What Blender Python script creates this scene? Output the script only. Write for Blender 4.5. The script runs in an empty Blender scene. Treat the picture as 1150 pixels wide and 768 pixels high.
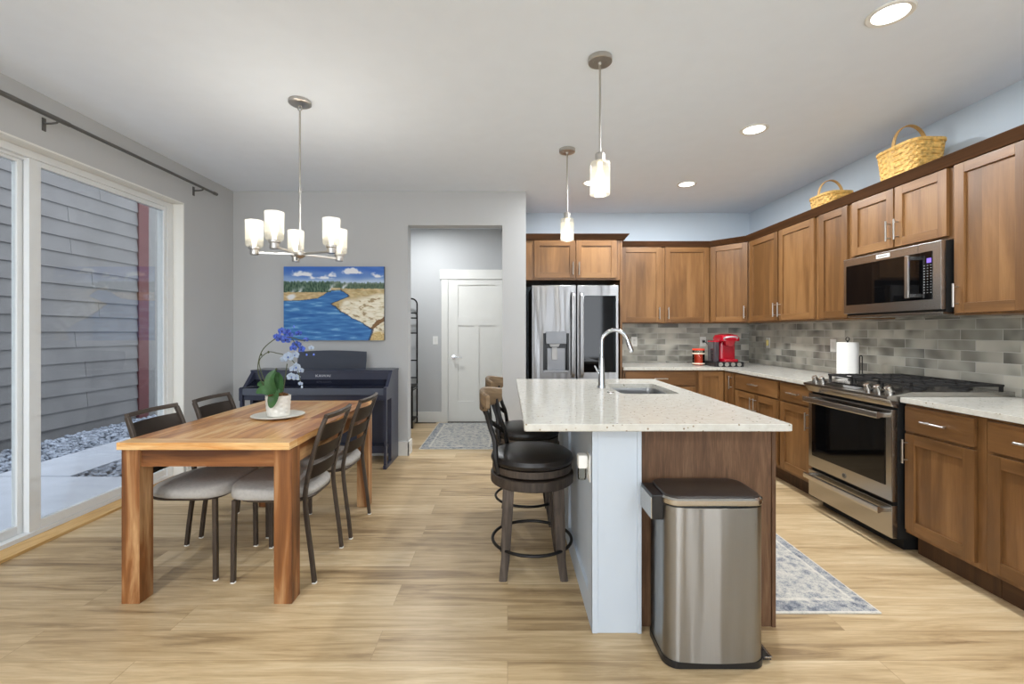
import bpy, bmesh, math, random
from mathutils import Vector, Matrix, noise
random.seed(7)
PI = math.pi
SC = bpy.context.scene
COL = SC.collection
# ------------------------------------------------------------------ camera, world, light, exposure
FPX, VPX, VPY, CH = 512.0, 570.0, 372.0, 1.285
cam_d = bpy.data.cameras.new('camera')
cam = bpy.data.objects.new('camera', cam_d); COL.objects.link(cam)
cam.location = (0, 0, CH); cam.rotation_euler = (PI/2, 0, 0)
cam_d.sensor_width = 36; cam_d.lens = FPX/1150*36
cam_d.shift_x = (575-VPX)/1150; cam_d.shift_y = -(384-VPY)/1150
cam_d.clip_start = .05
SC.camera = cam
SC.view_settings.view_transform = 'Standard'; SC.view_settings.look = 'None'
SC.view_settings.gamma = 1; SC.view_settings.use_curve_mapping = False
SC.view_settings.exposure = 0.10
CZ = 2.733                                            # ceiling height

def lin(c):
    def f(v):
        v /= 255.0
        return v/12.92 if v <= .04045 else ((v+.055)/1.055)**2.4
    return (f(c[0]), f(c[1]), f(c[2]), 1)

w = bpy.data.worlds.new('sky'); SC.world = w; w.use_nodes = True
bg = w.node_tree.nodes['Background']
bg.inputs[0].default_value = (.93, .95, 1.0, 1); bg.inputs[1].default_value = 3.3

def area(name, loc, rot, sx, sy, power, color, portal=False, parent=None, shape='RECTANGLE', spread=PI):
    d = bpy.data.lights.new(name, 'AREA'); d.shape = shape; d.size = sx; d.size_y = sy
    d.energy = power; d.color = color; d.spread = spread
    if portal: d.cycles.is_portal = True
    o = bpy.data.objects.new(name, d); COL.objects.link(o)
    o.location = loc; o.rotation_euler = rot
    if parent: o.parent = parent
    return o
area('window_portal', (-3.1, 2.8, 1.2), (0, -PI/2, 0), 2.4, 2.4, 1, (1, 1, 1), portal=True)
# added fill lamps standing in for daylight from unseen windows behind the camera
area('living_window_fill', (-1.2, -3.30, 1.45), (PI/2, 0, 0), 2.2, 1.8, 58, (.84, .92, 1.0))
area('kitchen_window_fill', (1.9, -3.30, 1.45), (PI/2, 0, 0), 1.5, 1.8, 24, (.82, .91, 1.0))
CAN_W, PEND_W, CHAN_W = 23, 3, 2.2
CAN_SPOTS = [(1.744, 2.077), (1.767, 3.266), (1.76, 4.48), (.82, 4.44), (-1.9, .2), (-.2, -1.4), (-1.9, -1.4), (1.74, -1.2), (-1.1, 5.7)]  # spots past the kitchen ones: unseen lamps added for the hall and living area

# ------------------------------------------------------------------ materials
def nodes(name):
    m = bpy.data.materials.new(name); m.use_nodes = True
    nt = m.node_tree
    return m, nt, nt.nodes['Principled BSDF']
def N(nt, t, **kw):
    n = nt.nodes.new(t)
    for k, v in kw.items(): setattr(n, k, v)
    return n
def setp(b, **kw):
    names = dict(color='Base Color', rough='Roughness', metal='Metallic', spec='Specular IOR Level', coat='Coat Weight',
                 coatr='Coat Roughness', trans='Transmission Weight', ior='IOR', aniso='Anisotropic', sheen='Sheen Weight', sub='Subsurface Weight')
    for k, v in kw.items(): b.inputs[names[k]].default_value = v
def ramp(nt, stops, fac=None):
    r = N(nt, 'ShaderNodeValToRGB')
    e = r.color_ramp.elements
    while len(e) > 1: e.remove(e[-1])
    e[0].position, e[0].color = stops[0]
    for p, c in stops[1:]:
        x = e.new(p); x.color = c
    if fac is not None: nt.links.new(fac, r.inputs[0])
    return r
def mth(nt, op, a, b=None, c=None, clamp=False):
    n = N(nt, 'ShaderNodeMath', operation=op); n.use_clamp = clamp
    for i, v in enumerate((a, b, c)):
        if v is None: continue
        if isinstance(v, (int, float)): n.inputs[i].default_value = v
        else: nt.links.new(v, n.inputs[i])
    return n.outputs[0]
def mixc(nt, fac, a, b, mode='MIX'):
    n = N(nt, 'ShaderNodeMix', data_type='RGBA', blend_type=mode)
    for sock, v in ((n.inputs[0], fac), (n.inputs[6], a), (n.inputs[7], b)):
        if isinstance(v, (int, float)): sock.default_value = v
        elif isinstance(v, tuple): sock.default_value = v
        else: nt.links.new(v, sock)
    return n.outputs[2]
def noise_t(nt, vec, scale, detail=4, rough=.5, dist=0):
    n = N(nt, 'ShaderNodeTexNoise'); n.inputs['Scale'].default_value = scale
    n.inputs['Detail'].default_value = detail; n.inputs['Roughness'].default_value = rough
    n.inputs['Distortion'].default_value = dist
    if vec is not None: nt.links.new(vec, n.inputs['Vector'])
    return n
def bump(nt, b, h, strength=.3, dist=.002):
    n = N(nt, 'ShaderNodeBump'); n.inputs['Strength'].default_value = strength; n.inputs['Distance'].default_value = dist
    nt.links.new(h, n.inputs['Height']); nt.links.new(n.outputs[0], b.inputs['Normal'])
def mapping(nt, src, scale=(1, 1, 1), rot=(0, 0, 0), loc=(0, 0, 0)):
    n = N(nt, 'ShaderNodeMapping'); n.inputs['Scale'].default_value = scale
    n.inputs['Rotation'].default_value = rot; n.inputs['Location'].default_value = loc
    nt.links.new(src, n.inputs[0]); return n.outputs[0]
def coord(nt, which='Object'): return N(nt, 'ShaderNodeTexCoord').outputs[which]

def plain(name, rgb, rough=.5, metal=0, spec=.5, var=.03, vs=8, bs=0, bscale=60, **kw):
    m, nt, b = nodes(name)
    c = lin(rgb)
    n = noise_t(nt, coord(nt), vs, 3)
    lo = tuple(max(0, v*(1-var*2)) for v in c[:3])+(1,); hi = tuple(min(1, v*(1+var*2)) for v in c[:3])+(1,)
    r = ramp(nt, [(.3, lo), (.7, hi)], n.outputs[0]); nt.links.new(r.outputs[0], b.inputs['Base Color'])
    setp(b, rough=rough, metal=metal, spec=spec, **kw)
    if bs: bump(nt, b, noise_t(nt, coord(nt), bscale, 3).outputs[0], bs, .003)
    return m

def wood(name, dark, mid, light, tone=.45, gs=1.0, rough=.42, fine=.35, coat=0.0, dist=1.2, spec=.4, obj=0.0):
    """grain follows the first UV axis; second UV map holds a random tone for each board"""
    m, nt, b = nodes(name)
    uv = N(nt, 'ShaderNodeUVMap', uv_map='UVMap').outputs[0]
    tn = N(nt, 'ShaderNodeUVMap', uv_map='tone').outputs[0]
    su = N(nt, 'ShaderNodeSeparateXYZ'); nt.links.new(uv, su.inputs[0])
    st = N(nt, 'ShaderNodeSeparateXYZ'); nt.links.new(tn, st.inputs[0])
    rnd = N(nt, 'ShaderNodeObjectInfo').outputs['Random']
    z = mth(nt, 'MULTIPLY_ADD', st.outputs[0], 37.0, mth(nt, 'MULTIPLY', rnd, 11.0))
    def vec(a, c):
        cb = N(nt, 'ShaderNodeCombineXYZ')
        nt.links.new(mth(nt, 'MULTIPLY', su.outputs[0], a), cb.inputs[0])
        nt.links.new(mth(nt, 'MULTIPLY', su.outputs[1], c), cb.inputs[1])
        nt.links.new(z, cb.inputs[2]); return cb.outputs[0]
    n1 = noise_t(nt, vec(1.1*gs, 9*gs), 1.6, 5, .55, dist)
    n2 = noise_t(nt, vec(6*gs, 150*gs), 1.5, 3, .6, .3)
    f = mth(nt, 'MULTIPLY_ADD', mth(nt, 'SUBTRACT', st.outputs[1], .5), tone, n1.outputs[0])
    f = mth(nt, 'MULTIPLY_ADD', mth(nt, 'SUBTRACT', rnd, .5), obj, f)
    r = ramp(nt, [(.30, lin(dark)), (.5, lin(mid)), (.70, lin(light))], f)
    dk = mixc(nt, 1.0, r.outputs[0], (.62, .58, .55, 1), 'MULTIPLY')
    g = ramp(nt, [(.42, (fine, fine, fine, 1)), (.62, (0, 0, 0, 1))], n2.outputs[0])
    cfin = mixc(nt, g.outputs[0], r.outputs[0], dk)
    nt.links.new(cfin, b.inputs['Base Color'])
    setp(b, rough=rough, coat=coat, coatr=.25, spec=spec)
    bump(nt, b, n2.outputs[0], .06, .001)
    return m

def steel(name, rgb=(190, 188, 184), rough=.27, streak=(1, 1, 60), bs=.05, aniso=.5, wave=0):
    m, nt, b = nodes(name)
    v = mapping(nt, coord(nt), streak)
    n = noise_t(nt, v, 8, 4)
    c = lin(rgb)
    r = ramp(nt, [(.3, tuple(x*.97 for x in c[:3])+(1,)), (.7, tuple(min(1, x*1.02) for x in c[:3])+(1,))], n.outputs[0])
    nt.links.new(r.outputs[0], b.inputs['Base Color'])
    setp(b, rough=rough, metal=1, aniso=aniso)
    if wave:                                                      # horizontal brushing spreads reflections vertically
        tg = N(nt, 'ShaderNodeTangent', direction_type='RADIAL', axis='Z'); nt.links.new(tg.outputs[0], b.inputs['Tangent'])
        b.inputs['Anisotropic Rotation'].default_value = .25
    rr = mth(nt, 'MULTIPLY_ADD', n.outputs[0], .06, rough-.03); nt.links.new(rr, b.inputs['Roughness'])
    if wave:                                                      # slow waviness of thin sheet metal
        wv_ = noise_t(nt, mapping(nt, coord(nt), (7, 7, .5)), 1.0, 2)
        bump(nt, b, wv_.outputs[0], 1.0, wave)
    else: bump(nt, b, n.outputs[0], bs, .0006)
    return m

def emit(name, rgb, s):
    m = bpy.data.materials.new(name); m.use_nodes = True; nt = m.node_tree
    nt.nodes.clear(); e = N(nt, 'ShaderNodeEmission'); e.inputs[0].default_value = lin(rgb); e.inputs[1].default_value = s
    o = N(nt, 'ShaderNodeOutputMaterial'); nt.links.new(e.outputs[0], o.inputs[0]); return m

def glass_pane(name, tint=(235, 242, 245), refl=.9):
    m = bpy.data.materials.new(name); m.use_nodes = True; nt = m.node_tree; nt.nodes.clear()
    t = N(nt, 'ShaderNodeBsdfTransparent'); t.inputs[0].default_value = lin(tint)
    g = N(nt, 'ShaderNodeBsdfGlossy'); g.inputs['Roughness'].default_value = .02
    f = N(nt, 'ShaderNodeFresnel'); f.inputs[0].default_value = 1.35
    mx = N(nt, 'ShaderNodeMixShader'); o = N(nt, 'ShaderNodeOutputMaterial')
    nt.links.new(mth(nt, 'MULTIPLY', f.outputs[0], refl), mx.inputs[0])
    nt.links.new(t.outputs[0], mx.inputs[1]); nt.links.new(g.outputs[0], mx.inputs[2]); nt.links.new(mx.outputs[0], o.inputs[0])
    return m

def shade_glass(name, frosted=.55, glow=1.2, tint=.8):
    m = bpy.data.materials.new(name); m.use_nodes = True; nt = m.node_tree; nt.nodes.clear()
    t = N(nt, 'ShaderNodeBsdfTransparent'); t.inputs[0].default_value = (tint, tint, tint*.98, 1)
    tl = N(nt, 'ShaderNodeBsdfTranslucent'); tl.inputs[0].default_value = (.95, .93, .88, 1)
    g = N(nt, 'ShaderNodeBsdfGlossy'); g.inputs['Roughness'].default_value = .15
    e = N(nt, 'ShaderNodeEmission'); e.inputs[0].default_value = lin((255, 244, 220)); e.inputs[1].default_value = glow
    a = N(nt, 'ShaderNodeMixShader'); a.inputs[0].default_value = frosted
    nt.links.new(t.outputs[0], a.inputs[1]); nt.links.new(tl.outputs[0], a.inputs[2])
    c = N(nt, 'ShaderNodeMixShader'); c.inputs[0].default_value = .10
    nt.links.new(a.outputs[0], c.inputs[1]); nt.links.new(g.outputs[0], c.inputs[2])
    d = N(nt, 'ShaderNodeAddShader'); nt.links.new(c.outputs[0], d.inputs[0]); nt.links.new(e.outputs[0], d.inputs[1])
    o = N(nt, 'ShaderNodeOutputMaterial'); nt.links.new(d.outputs[0], o.inputs[0]); return m

def floor_mat():
    m, nt, b = nodes('oak_plank_floor')
    oc = coord(nt)
    br = N(nt, 'ShaderNodeTexBrick'); br.offset = .37; br.offset_frequency = 2
    nt.links.new(oc, br.inputs['Vector'])
    br.inputs['Scale'].default_value = 1; br.inputs['Brick Width'].default_value = 1.45; br.inputs['Row Height'].default_value = .178
    br.inputs['Mortar Size'].default_value = .0012; br.inputs['Mortar Smooth'].default_value = 0; br.inputs['Bias'].default_value = 0
    br.inputs['Color1'].default_value = (0, 0, 0, 1); br.inputs['Color2'].default_value = (1, 1, 1, 1); br.inputs['Mortar'].default_value = (.5, .5, .5, 1)
    tone = N(nt, 'ShaderNodeSeparateColor'); nt.links.new(br.outputs[0], tone.inputs[0])
    so = N(nt, 'ShaderNodeSeparateXYZ'); nt.links.new(oc, so.inputs[0])
    def vec(a, c):
        cb = N(nt, 'ShaderNodeCombineXYZ')
        nt.links.new(mth(nt, 'MULTIPLY', so.outputs[0], a), cb.inputs[0]); nt.links.new(mth(nt, 'MULTIPLY', so.outputs[1], c), cb.inputs[1])
        nt.links.new(mth(nt, 'MULTIPLY', tone.outputs[0], 23.0), cb.inputs[2]); return cb.outputs[0]
    n1 = noise_t(nt, vec(.9, 11), 1.5, 6, .62, .9)
    n2 = noise_t(nt, vec(5, 90), 1.4, 3, .6, .4)
    f = mth(nt, 'MULTIPLY_ADD', mth(nt, 'SUBTRACT', tone.outputs[0], .5), .26, n1.outputs[0])
    r = ramp(nt, [(.27, lin((146, 121, 88))), (.41, lin((184, 158, 119))), (.57, lin((204, 179, 140))), (.76, lin((218, 197, 161)))], f)
    g = ramp(nt, [(.40, (.42, .42, .42, 1)), (.60, (0, 0, 0, 1))], n2.outputs[0])
    dk = mixc(nt, 1.0, r.outputs[0], (.72, .67, .60, 1), 'MULTIPLY')
    c = mixc(nt, g.outputs[0], r.outputs[0], dk)
    c = mixc(nt, mth(nt, 'MULTIPLY', br.outputs['Fac'], .45), c, lin((130, 104, 72)))
    nt.links.new(c, b.inputs['Base Color'])
    setp(b, rough=.38, spec=.45)
    nt.links.new(mth(nt, 'MULTIPLY_ADD', n2.outputs[0], .15, .30), b.inputs['Roughness'])
    bump(nt, b, n2.outputs[0], .05, .001)
    return m

def tile_mat():
    m, nt, b = nodes('grey_glazed_tile')
    uv = N(nt, 'ShaderNodeUVMap', uv_map='UVMap').outputs[0]
    br = N(nt, 'ShaderNodeTexBrick'); br.offset = .38; br.offset_frequency = 2
    nt.links.new(uv, br.inputs['Vector'])
    br.inputs['Scale'].default_value = 1; br.inputs['Brick Width'].default_value = .255; br.inputs['Row Height'].default_value = .0682
    br.inputs['Mortar Size'].default_value = .0022; br.inputs['Mortar Smooth'].default_value = .2; br.inputs['Bias'].default_value = 0
    br.inputs['Color1'].default_value = (0, 0, 0, 1); br.inputs['Color2'].default_value = (1, 1, 1, 1); br.inputs['Mortar'].default_value = (.5, .5, .5, 1)
    t = N(nt, 'ShaderNodeSeparateColor'); nt.links.new(br.outputs[0], t.inputs[0])
    s = N(nt, 'ShaderNodeSeparateXYZ'); nt.links.new(uv, s.inputs[0])
    cb = N(nt, 'ShaderNodeCombineXYZ')
    nt.links.new(mth(nt, 'MULTIPLY', s.outputs[0], 4.5), cb.inputs[0]); nt.links.new(mth(nt, 'MULTIPLY', s.outputs[1], 3.5), cb.inputs[1])
    nt.links.new(mth(nt, 'MULTIPLY', t.outputs[0], 31.0), cb.inputs[2])
    n1 = noise_t(nt, cb.outputs[0], 1.1, 1.5, .5, .3)
    f = mth(nt, 'MULTIPLY_ADD', mth(nt, 'SUBTRACT', t.outputs[0], .5), .20, n1.outputs[0])
    r = ramp(nt, [(.28, lin((118, 116, 109))), (.42, lin((154, 152, 142))), (.56, lin((184, 181, 169))), (.75, lin((206, 202, 189)))], f)
    c = mixc(nt, br.outputs['Fac'], r.outputs[0], lin((196, 194, 186)))
    nt.links.new(c, b.inputs['Base Color']); setp(b, rough=.22, spec=.5)
    bump(nt, b, mth(nt, 'SUBTRACT', 1.0, br.outputs['Fac']), .4, .002)
    return m

def quartz_mat():
    m, nt, b = nodes('speckled_quartz')
    oc = coord(nt)
    v = N(nt, 'ShaderNodeTexVoronoi'); v.inputs['Scale'].default_value = 48; nt.links.new(oc, v.inputs['Vector'])
    sp = ramp(nt, [(.16, (1, 1, 1, 1)), (.24, (0, 0, 0, 1))], v.outputs['Distance'])
    sc = N(nt, 'ShaderNodeSeparateColor'); nt.links.new(v.outputs['Color'], sc.inputs[0])
    pick = ramp(nt, [(.60, (0, 0, 0, 1)), (.62, (1, 1, 1, 1))], sc.outputs[0])
    fac = mth(nt, 'MULTIPLY', sp.outputs[0], pick.outputs[0])
    n = noise_t(nt, oc, 30, 5, .6)
    base = ramp(nt, [(.35, lin((198, 195, 185))), (.65, lin((210, 208, 199)))], n.outputs[0])
    spot = ramp(nt, [(.2, lin((95, 88, 78))), (.6, lin((150, 135, 112)))], sc.outputs[1])
    nt.links.new(mixc(nt, fac, base.outputs[0], spot.outputs[0]), b.inputs['Base Color'])
    setp(b, rough=.13, spec=.5); return m

def rug_mat():
    m, nt, b = nodes('distressed_grey_rug')
    ge = coord(nt, 'Generated'); oc = coord(nt)
    s = N(nt, 'ShaderNodeSeparateXYZ'); nt.links.new(ge, s.inputs[0])
    def edge(o):
        return mth(nt, 'SUBTRACT', .5, mth(nt, 'ABSOLUTE', mth(nt, 'SUBTRACT', o, .5)))
    ex, ey = edge(s.outputs[0]), edge(s.outputs[1])
    d = mth(nt, 'MINIMUM', ex, mth(nt, 'MULTIPLY', ey, 1.9))
    band = ramp(nt, [(0, (1, 1, 1, 1)), (.012, (1, 1, 1, 1)), (.016, (.25, .25, .25, 1)), (.10, (.35, .35, .35, 1)), (.11, (.85, .85, .85, 1)), (.125, (.85, .85, .85, 1)), (.135, (.5, .5, .5, 1))], d)
    n1 = noise_t(nt, oc, 14, 5, .7, .8); n2 = noise_t(nt, oc, 70, 5, .8, 1.5)
    v = N(nt, 'ShaderNodeTexVoronoi', feature='DISTANCE_TO_EDGE'); v.inputs['Scale'].default_value = 16; nt.links.new(oc, v.inputs['Vector'])
    f = mth(nt, 'ADD', mth(nt, 'MULTIPLY', n2.outputs[0], .75), mth(nt, 'MULTIPLY', n1.outputs[0], .45))
    f = mth(nt, 'ADD', f, mth(nt, 'MULTIPLY', mth(nt, 'SUBTRACT', band.outputs[0], .5), .34))
    f = mth(nt, 'SUBTRACT', f, mth(nt, 'MULTIPLY', v.outputs[0], .35))
    r = ramp(nt, [(.34, lin((92, 98, 110))), (.47, lin((146, 149, 154))), (.58, lin((188, 185, 177))), (.74, lin((212, 207, 196)))], f)
    nt.links.new(r.outputs[0], b.inputs['Base Color']); setp(b, rough=.95, spec=.1)
    bump(nt, b, noise_t(nt, oc, 400, 2).outputs[0], .5, .003); return m

M = {}
M['ceil'] = plain('ceiling_paint', (230, 238, 248), .9, var=.005, bs=.04, bscale=90)
M['wall'] = plain('grey_wall_paint', (186, 187, 187), .85, var=.008, vs=2, bs=.05, bscale=120)
M['kwall'] = plain('daylight_tinted_wall', (203, 215, 225), .85, var=.008, vs=2, bs=.05, bscale=120)  # kitchen walls: cool daylight tint put into the grey wall colour
M['white'] = plain('white_trim_paint', (226, 225, 219), .45, var=.006)
M['islandpaint'] = plain('daylight_tinted_white', (190, 199, 208), .5, var=.006)  # white island panels, bluish daylight mixed into their colour
M['vinyl'] = plain('cream_vinyl_frame', (220, 222, 222), .4, var=.005)
M['floor'] = floor_mat(); M['tile'] = tile_mat(); M['quartz'] = quartz_mat(); M['rug'] = rug_mat()
M['cab'] = wood('stained_maple', (104, 72, 40), (124, 87, 50), (142, 104, 64), tone=.20, obj=.22, gs=.8, rough=.38, fine=.25, coat=.15, dist=.5)
M['crown'] = wood('dark_stained_maple', (68, 44, 25), (86, 56, 33), (102, 68, 42), tone=.2, rough=.4)
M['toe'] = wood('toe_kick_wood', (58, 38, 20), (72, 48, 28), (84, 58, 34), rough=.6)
M['panelwood'] = wood('brown_oak_panel', (88, 62, 40), (108, 78, 54), (124, 94, 68), tone=.1, gs=1.6, rough=.55, fine=.6)
M['tabletop'] = wood('acacia_top', (172, 110, 52), (216, 154, 86), (236, 194, 134), tone=.42, gs=1.5, rough=.28, coat=.3, dist=.8)
M['tableleg'] = wood('acacia_leg', (90, 53, 28), (146, 94, 52), (206, 164, 116), tone=.25, gs=.5, rough=.38, dist=1.6)
M['stoolwood'] = wood('weathered_grey_wood', (50, 42, 36), (70, 60, 52), (92, 81, 71), tone=.3, gs=2, rough=.5)
M['railwood'] = wood('weathered_brown_wood', (104, 86, 66), (132, 110, 84), (152, 130, 102), tone=.2, gs=2, rough=.45)
M['threshold'] = wood('pine_threshold', (180, 140, 84), (206, 166, 106), (220, 184, 128), rough=.5)
M['leather'] = plain('black_leather', (34, 30, 28), .32, bs=.2, bscale=160, var=.15, spec=.4)
M['blackmetal'] = plain('black_metal', (34, 32, 31), .42, metal=.6)
M['pewter'] = plain('pewter_rod', (112, 110, 106), .35, metal=.7)
M['bronze'] = plain('dark_bronze_metal', (74, 64, 56), .42, metal=.35)
M['fabric'] = plain('light_grey_fabric', (178, 174, 168), .95, bs=.5, bscale=500, var=.04, vs=60, spec=.15)
M['steel'] = steel('brushed_stainless', (146, 146, 147), .32, (90, 90, 1), wave=.018, aniso=.92)
M['steelh'] = steel('brushed_stainless_horizontal', (192, 189, 184), .24, (1, 1, 200), .02)
M['steeldark'] = steel('bronze_tinted_stainless', (172, 168, 162), .24, (1, 1, 200), .02)
M['nickel'] = steel('brushed_nickel', (190, 186, 180), .30, (1, 1, 20))
M['chrome'] = plain('polished_chrome', (205, 207, 210), .08, metal=1, var=.0)
M['blackglass'] = plain('black_glass', (9, 9, 10), .04, spec=.32, var=0)
M['blackplastic'] = plain('black_plastic', (22, 22, 24), .35)
M['darkgap'] = plain('matte_black', (10, 10, 10), .7)
M['lidblack'] = plain('brown_black_lid', (46, 38, 33), .36, var=.02)
M['castiron'] = plain('cast_iron', (26, 25, 25), .55, bs=.2, bscale=200)
M['piano'] = plain('midnight_piano_lacquer', (50, 54, 72), .28, spec=.5, var=.01)
M['pianogloss'] = plain('gloss_piano_lacquer', (28, 31, 44), .10, var=0)
M['pianostand'] = plain('satin_charcoal', (82, 88, 102), .32, var=.01)
M['silver'] = plain('silver_lettering', (200, 200, 204), .3, metal=.6)
M['plate'] = plain('white_stoneware', (222, 219, 208), .35, var=.01)
M['pot'] = plain('white_ceramic', (226, 223, 214), .4, var=.01)
M['moss'] = plain('brown_bark_moss', (112, 78, 44), .95, var=.3, vs=120, bs=1, bscale=150)
M['leaf'] = plain('orchid_leaf', (84, 128, 78), .35, var=.12, vs=20)
M['stem'] = plain('orchid_stem', (72, 78, 44), .5)
M['bluepetal'] = plain('blue_petal', (92, 120, 212), .6, var=.25, vs=70)
M['whitepetal'] = plain('pale_blue_petal', (206, 220, 236), .6, var=.08, vs=70)
M['redgloss'] = plain('glossy_red_plastic', (168, 12, 34), .22, coat=.3)
M['candle'] = plain('red_candle_wax', (226, 62, 30), .35)
M['label'] = plain('pale_label', (232, 214, 190), .6)
M['outlet'] = plain('white_outlet_plastic', (234, 233, 228), .35, var=0)
M['slot'] = plain('dark_slot', (60, 58, 56), .6)
M['paper'] = plain('paper_towel', (238, 236, 231), .95, bs=.3, bscale=150, var=.01)
M['wicker'] = plain('golden_wicker', (214, 170, 92), .6, var=.18, vs=45)
M['wickerhandle'] = plain('bent_wood_handle', (198, 158, 98), .55, var=.08)
M['concrete'] = plain('patio_concrete', (188, 194, 206), .9, var=.03, vs=5, bs=.3, bscale=60)
M['stones'] = plain('blue_grey_gravel', (150, 158, 172), .85, var=.28, vs=14)
M['soil'] = plain('dark_gravel_bed', (92, 98, 110), .95, var=.2, vs=40, bs=1, bscale=60)
M['siding'] = plain('blue_grey_siding', (108, 107, 108), .8, var=.05, vs=3, bs=.5, bscale=50)
M['redtrim'] = plain('dark_red_board', (84, 40, 42), .75)
M['greyboard'] = plain('grey_board', (112, 112, 112), .8)
M['glass'] = glass_pane('window_glass', (240, 243, 244), .22)
M['clearglass'] = glass_pane('clear_glass', (245, 245, 240), 1.0)
M['frost'] = shade_glass('frosted_lamp_glass', .05, .36, .62)
M['seeded'] = shade_glass('seeded_lamp_glass', .03, .10, .85)
M['bulb'] = emit('glowing_bulb', (255, 236, 200), 5)
M['canlight'] = emit('downlight_glow', (255, 250, 240), 6)
M['display'] = emit('violet_display', (150, 120, 235), 1.3)
M['keypad'] = plain('keypad_print', (150, 152, 156), .5)

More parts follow.
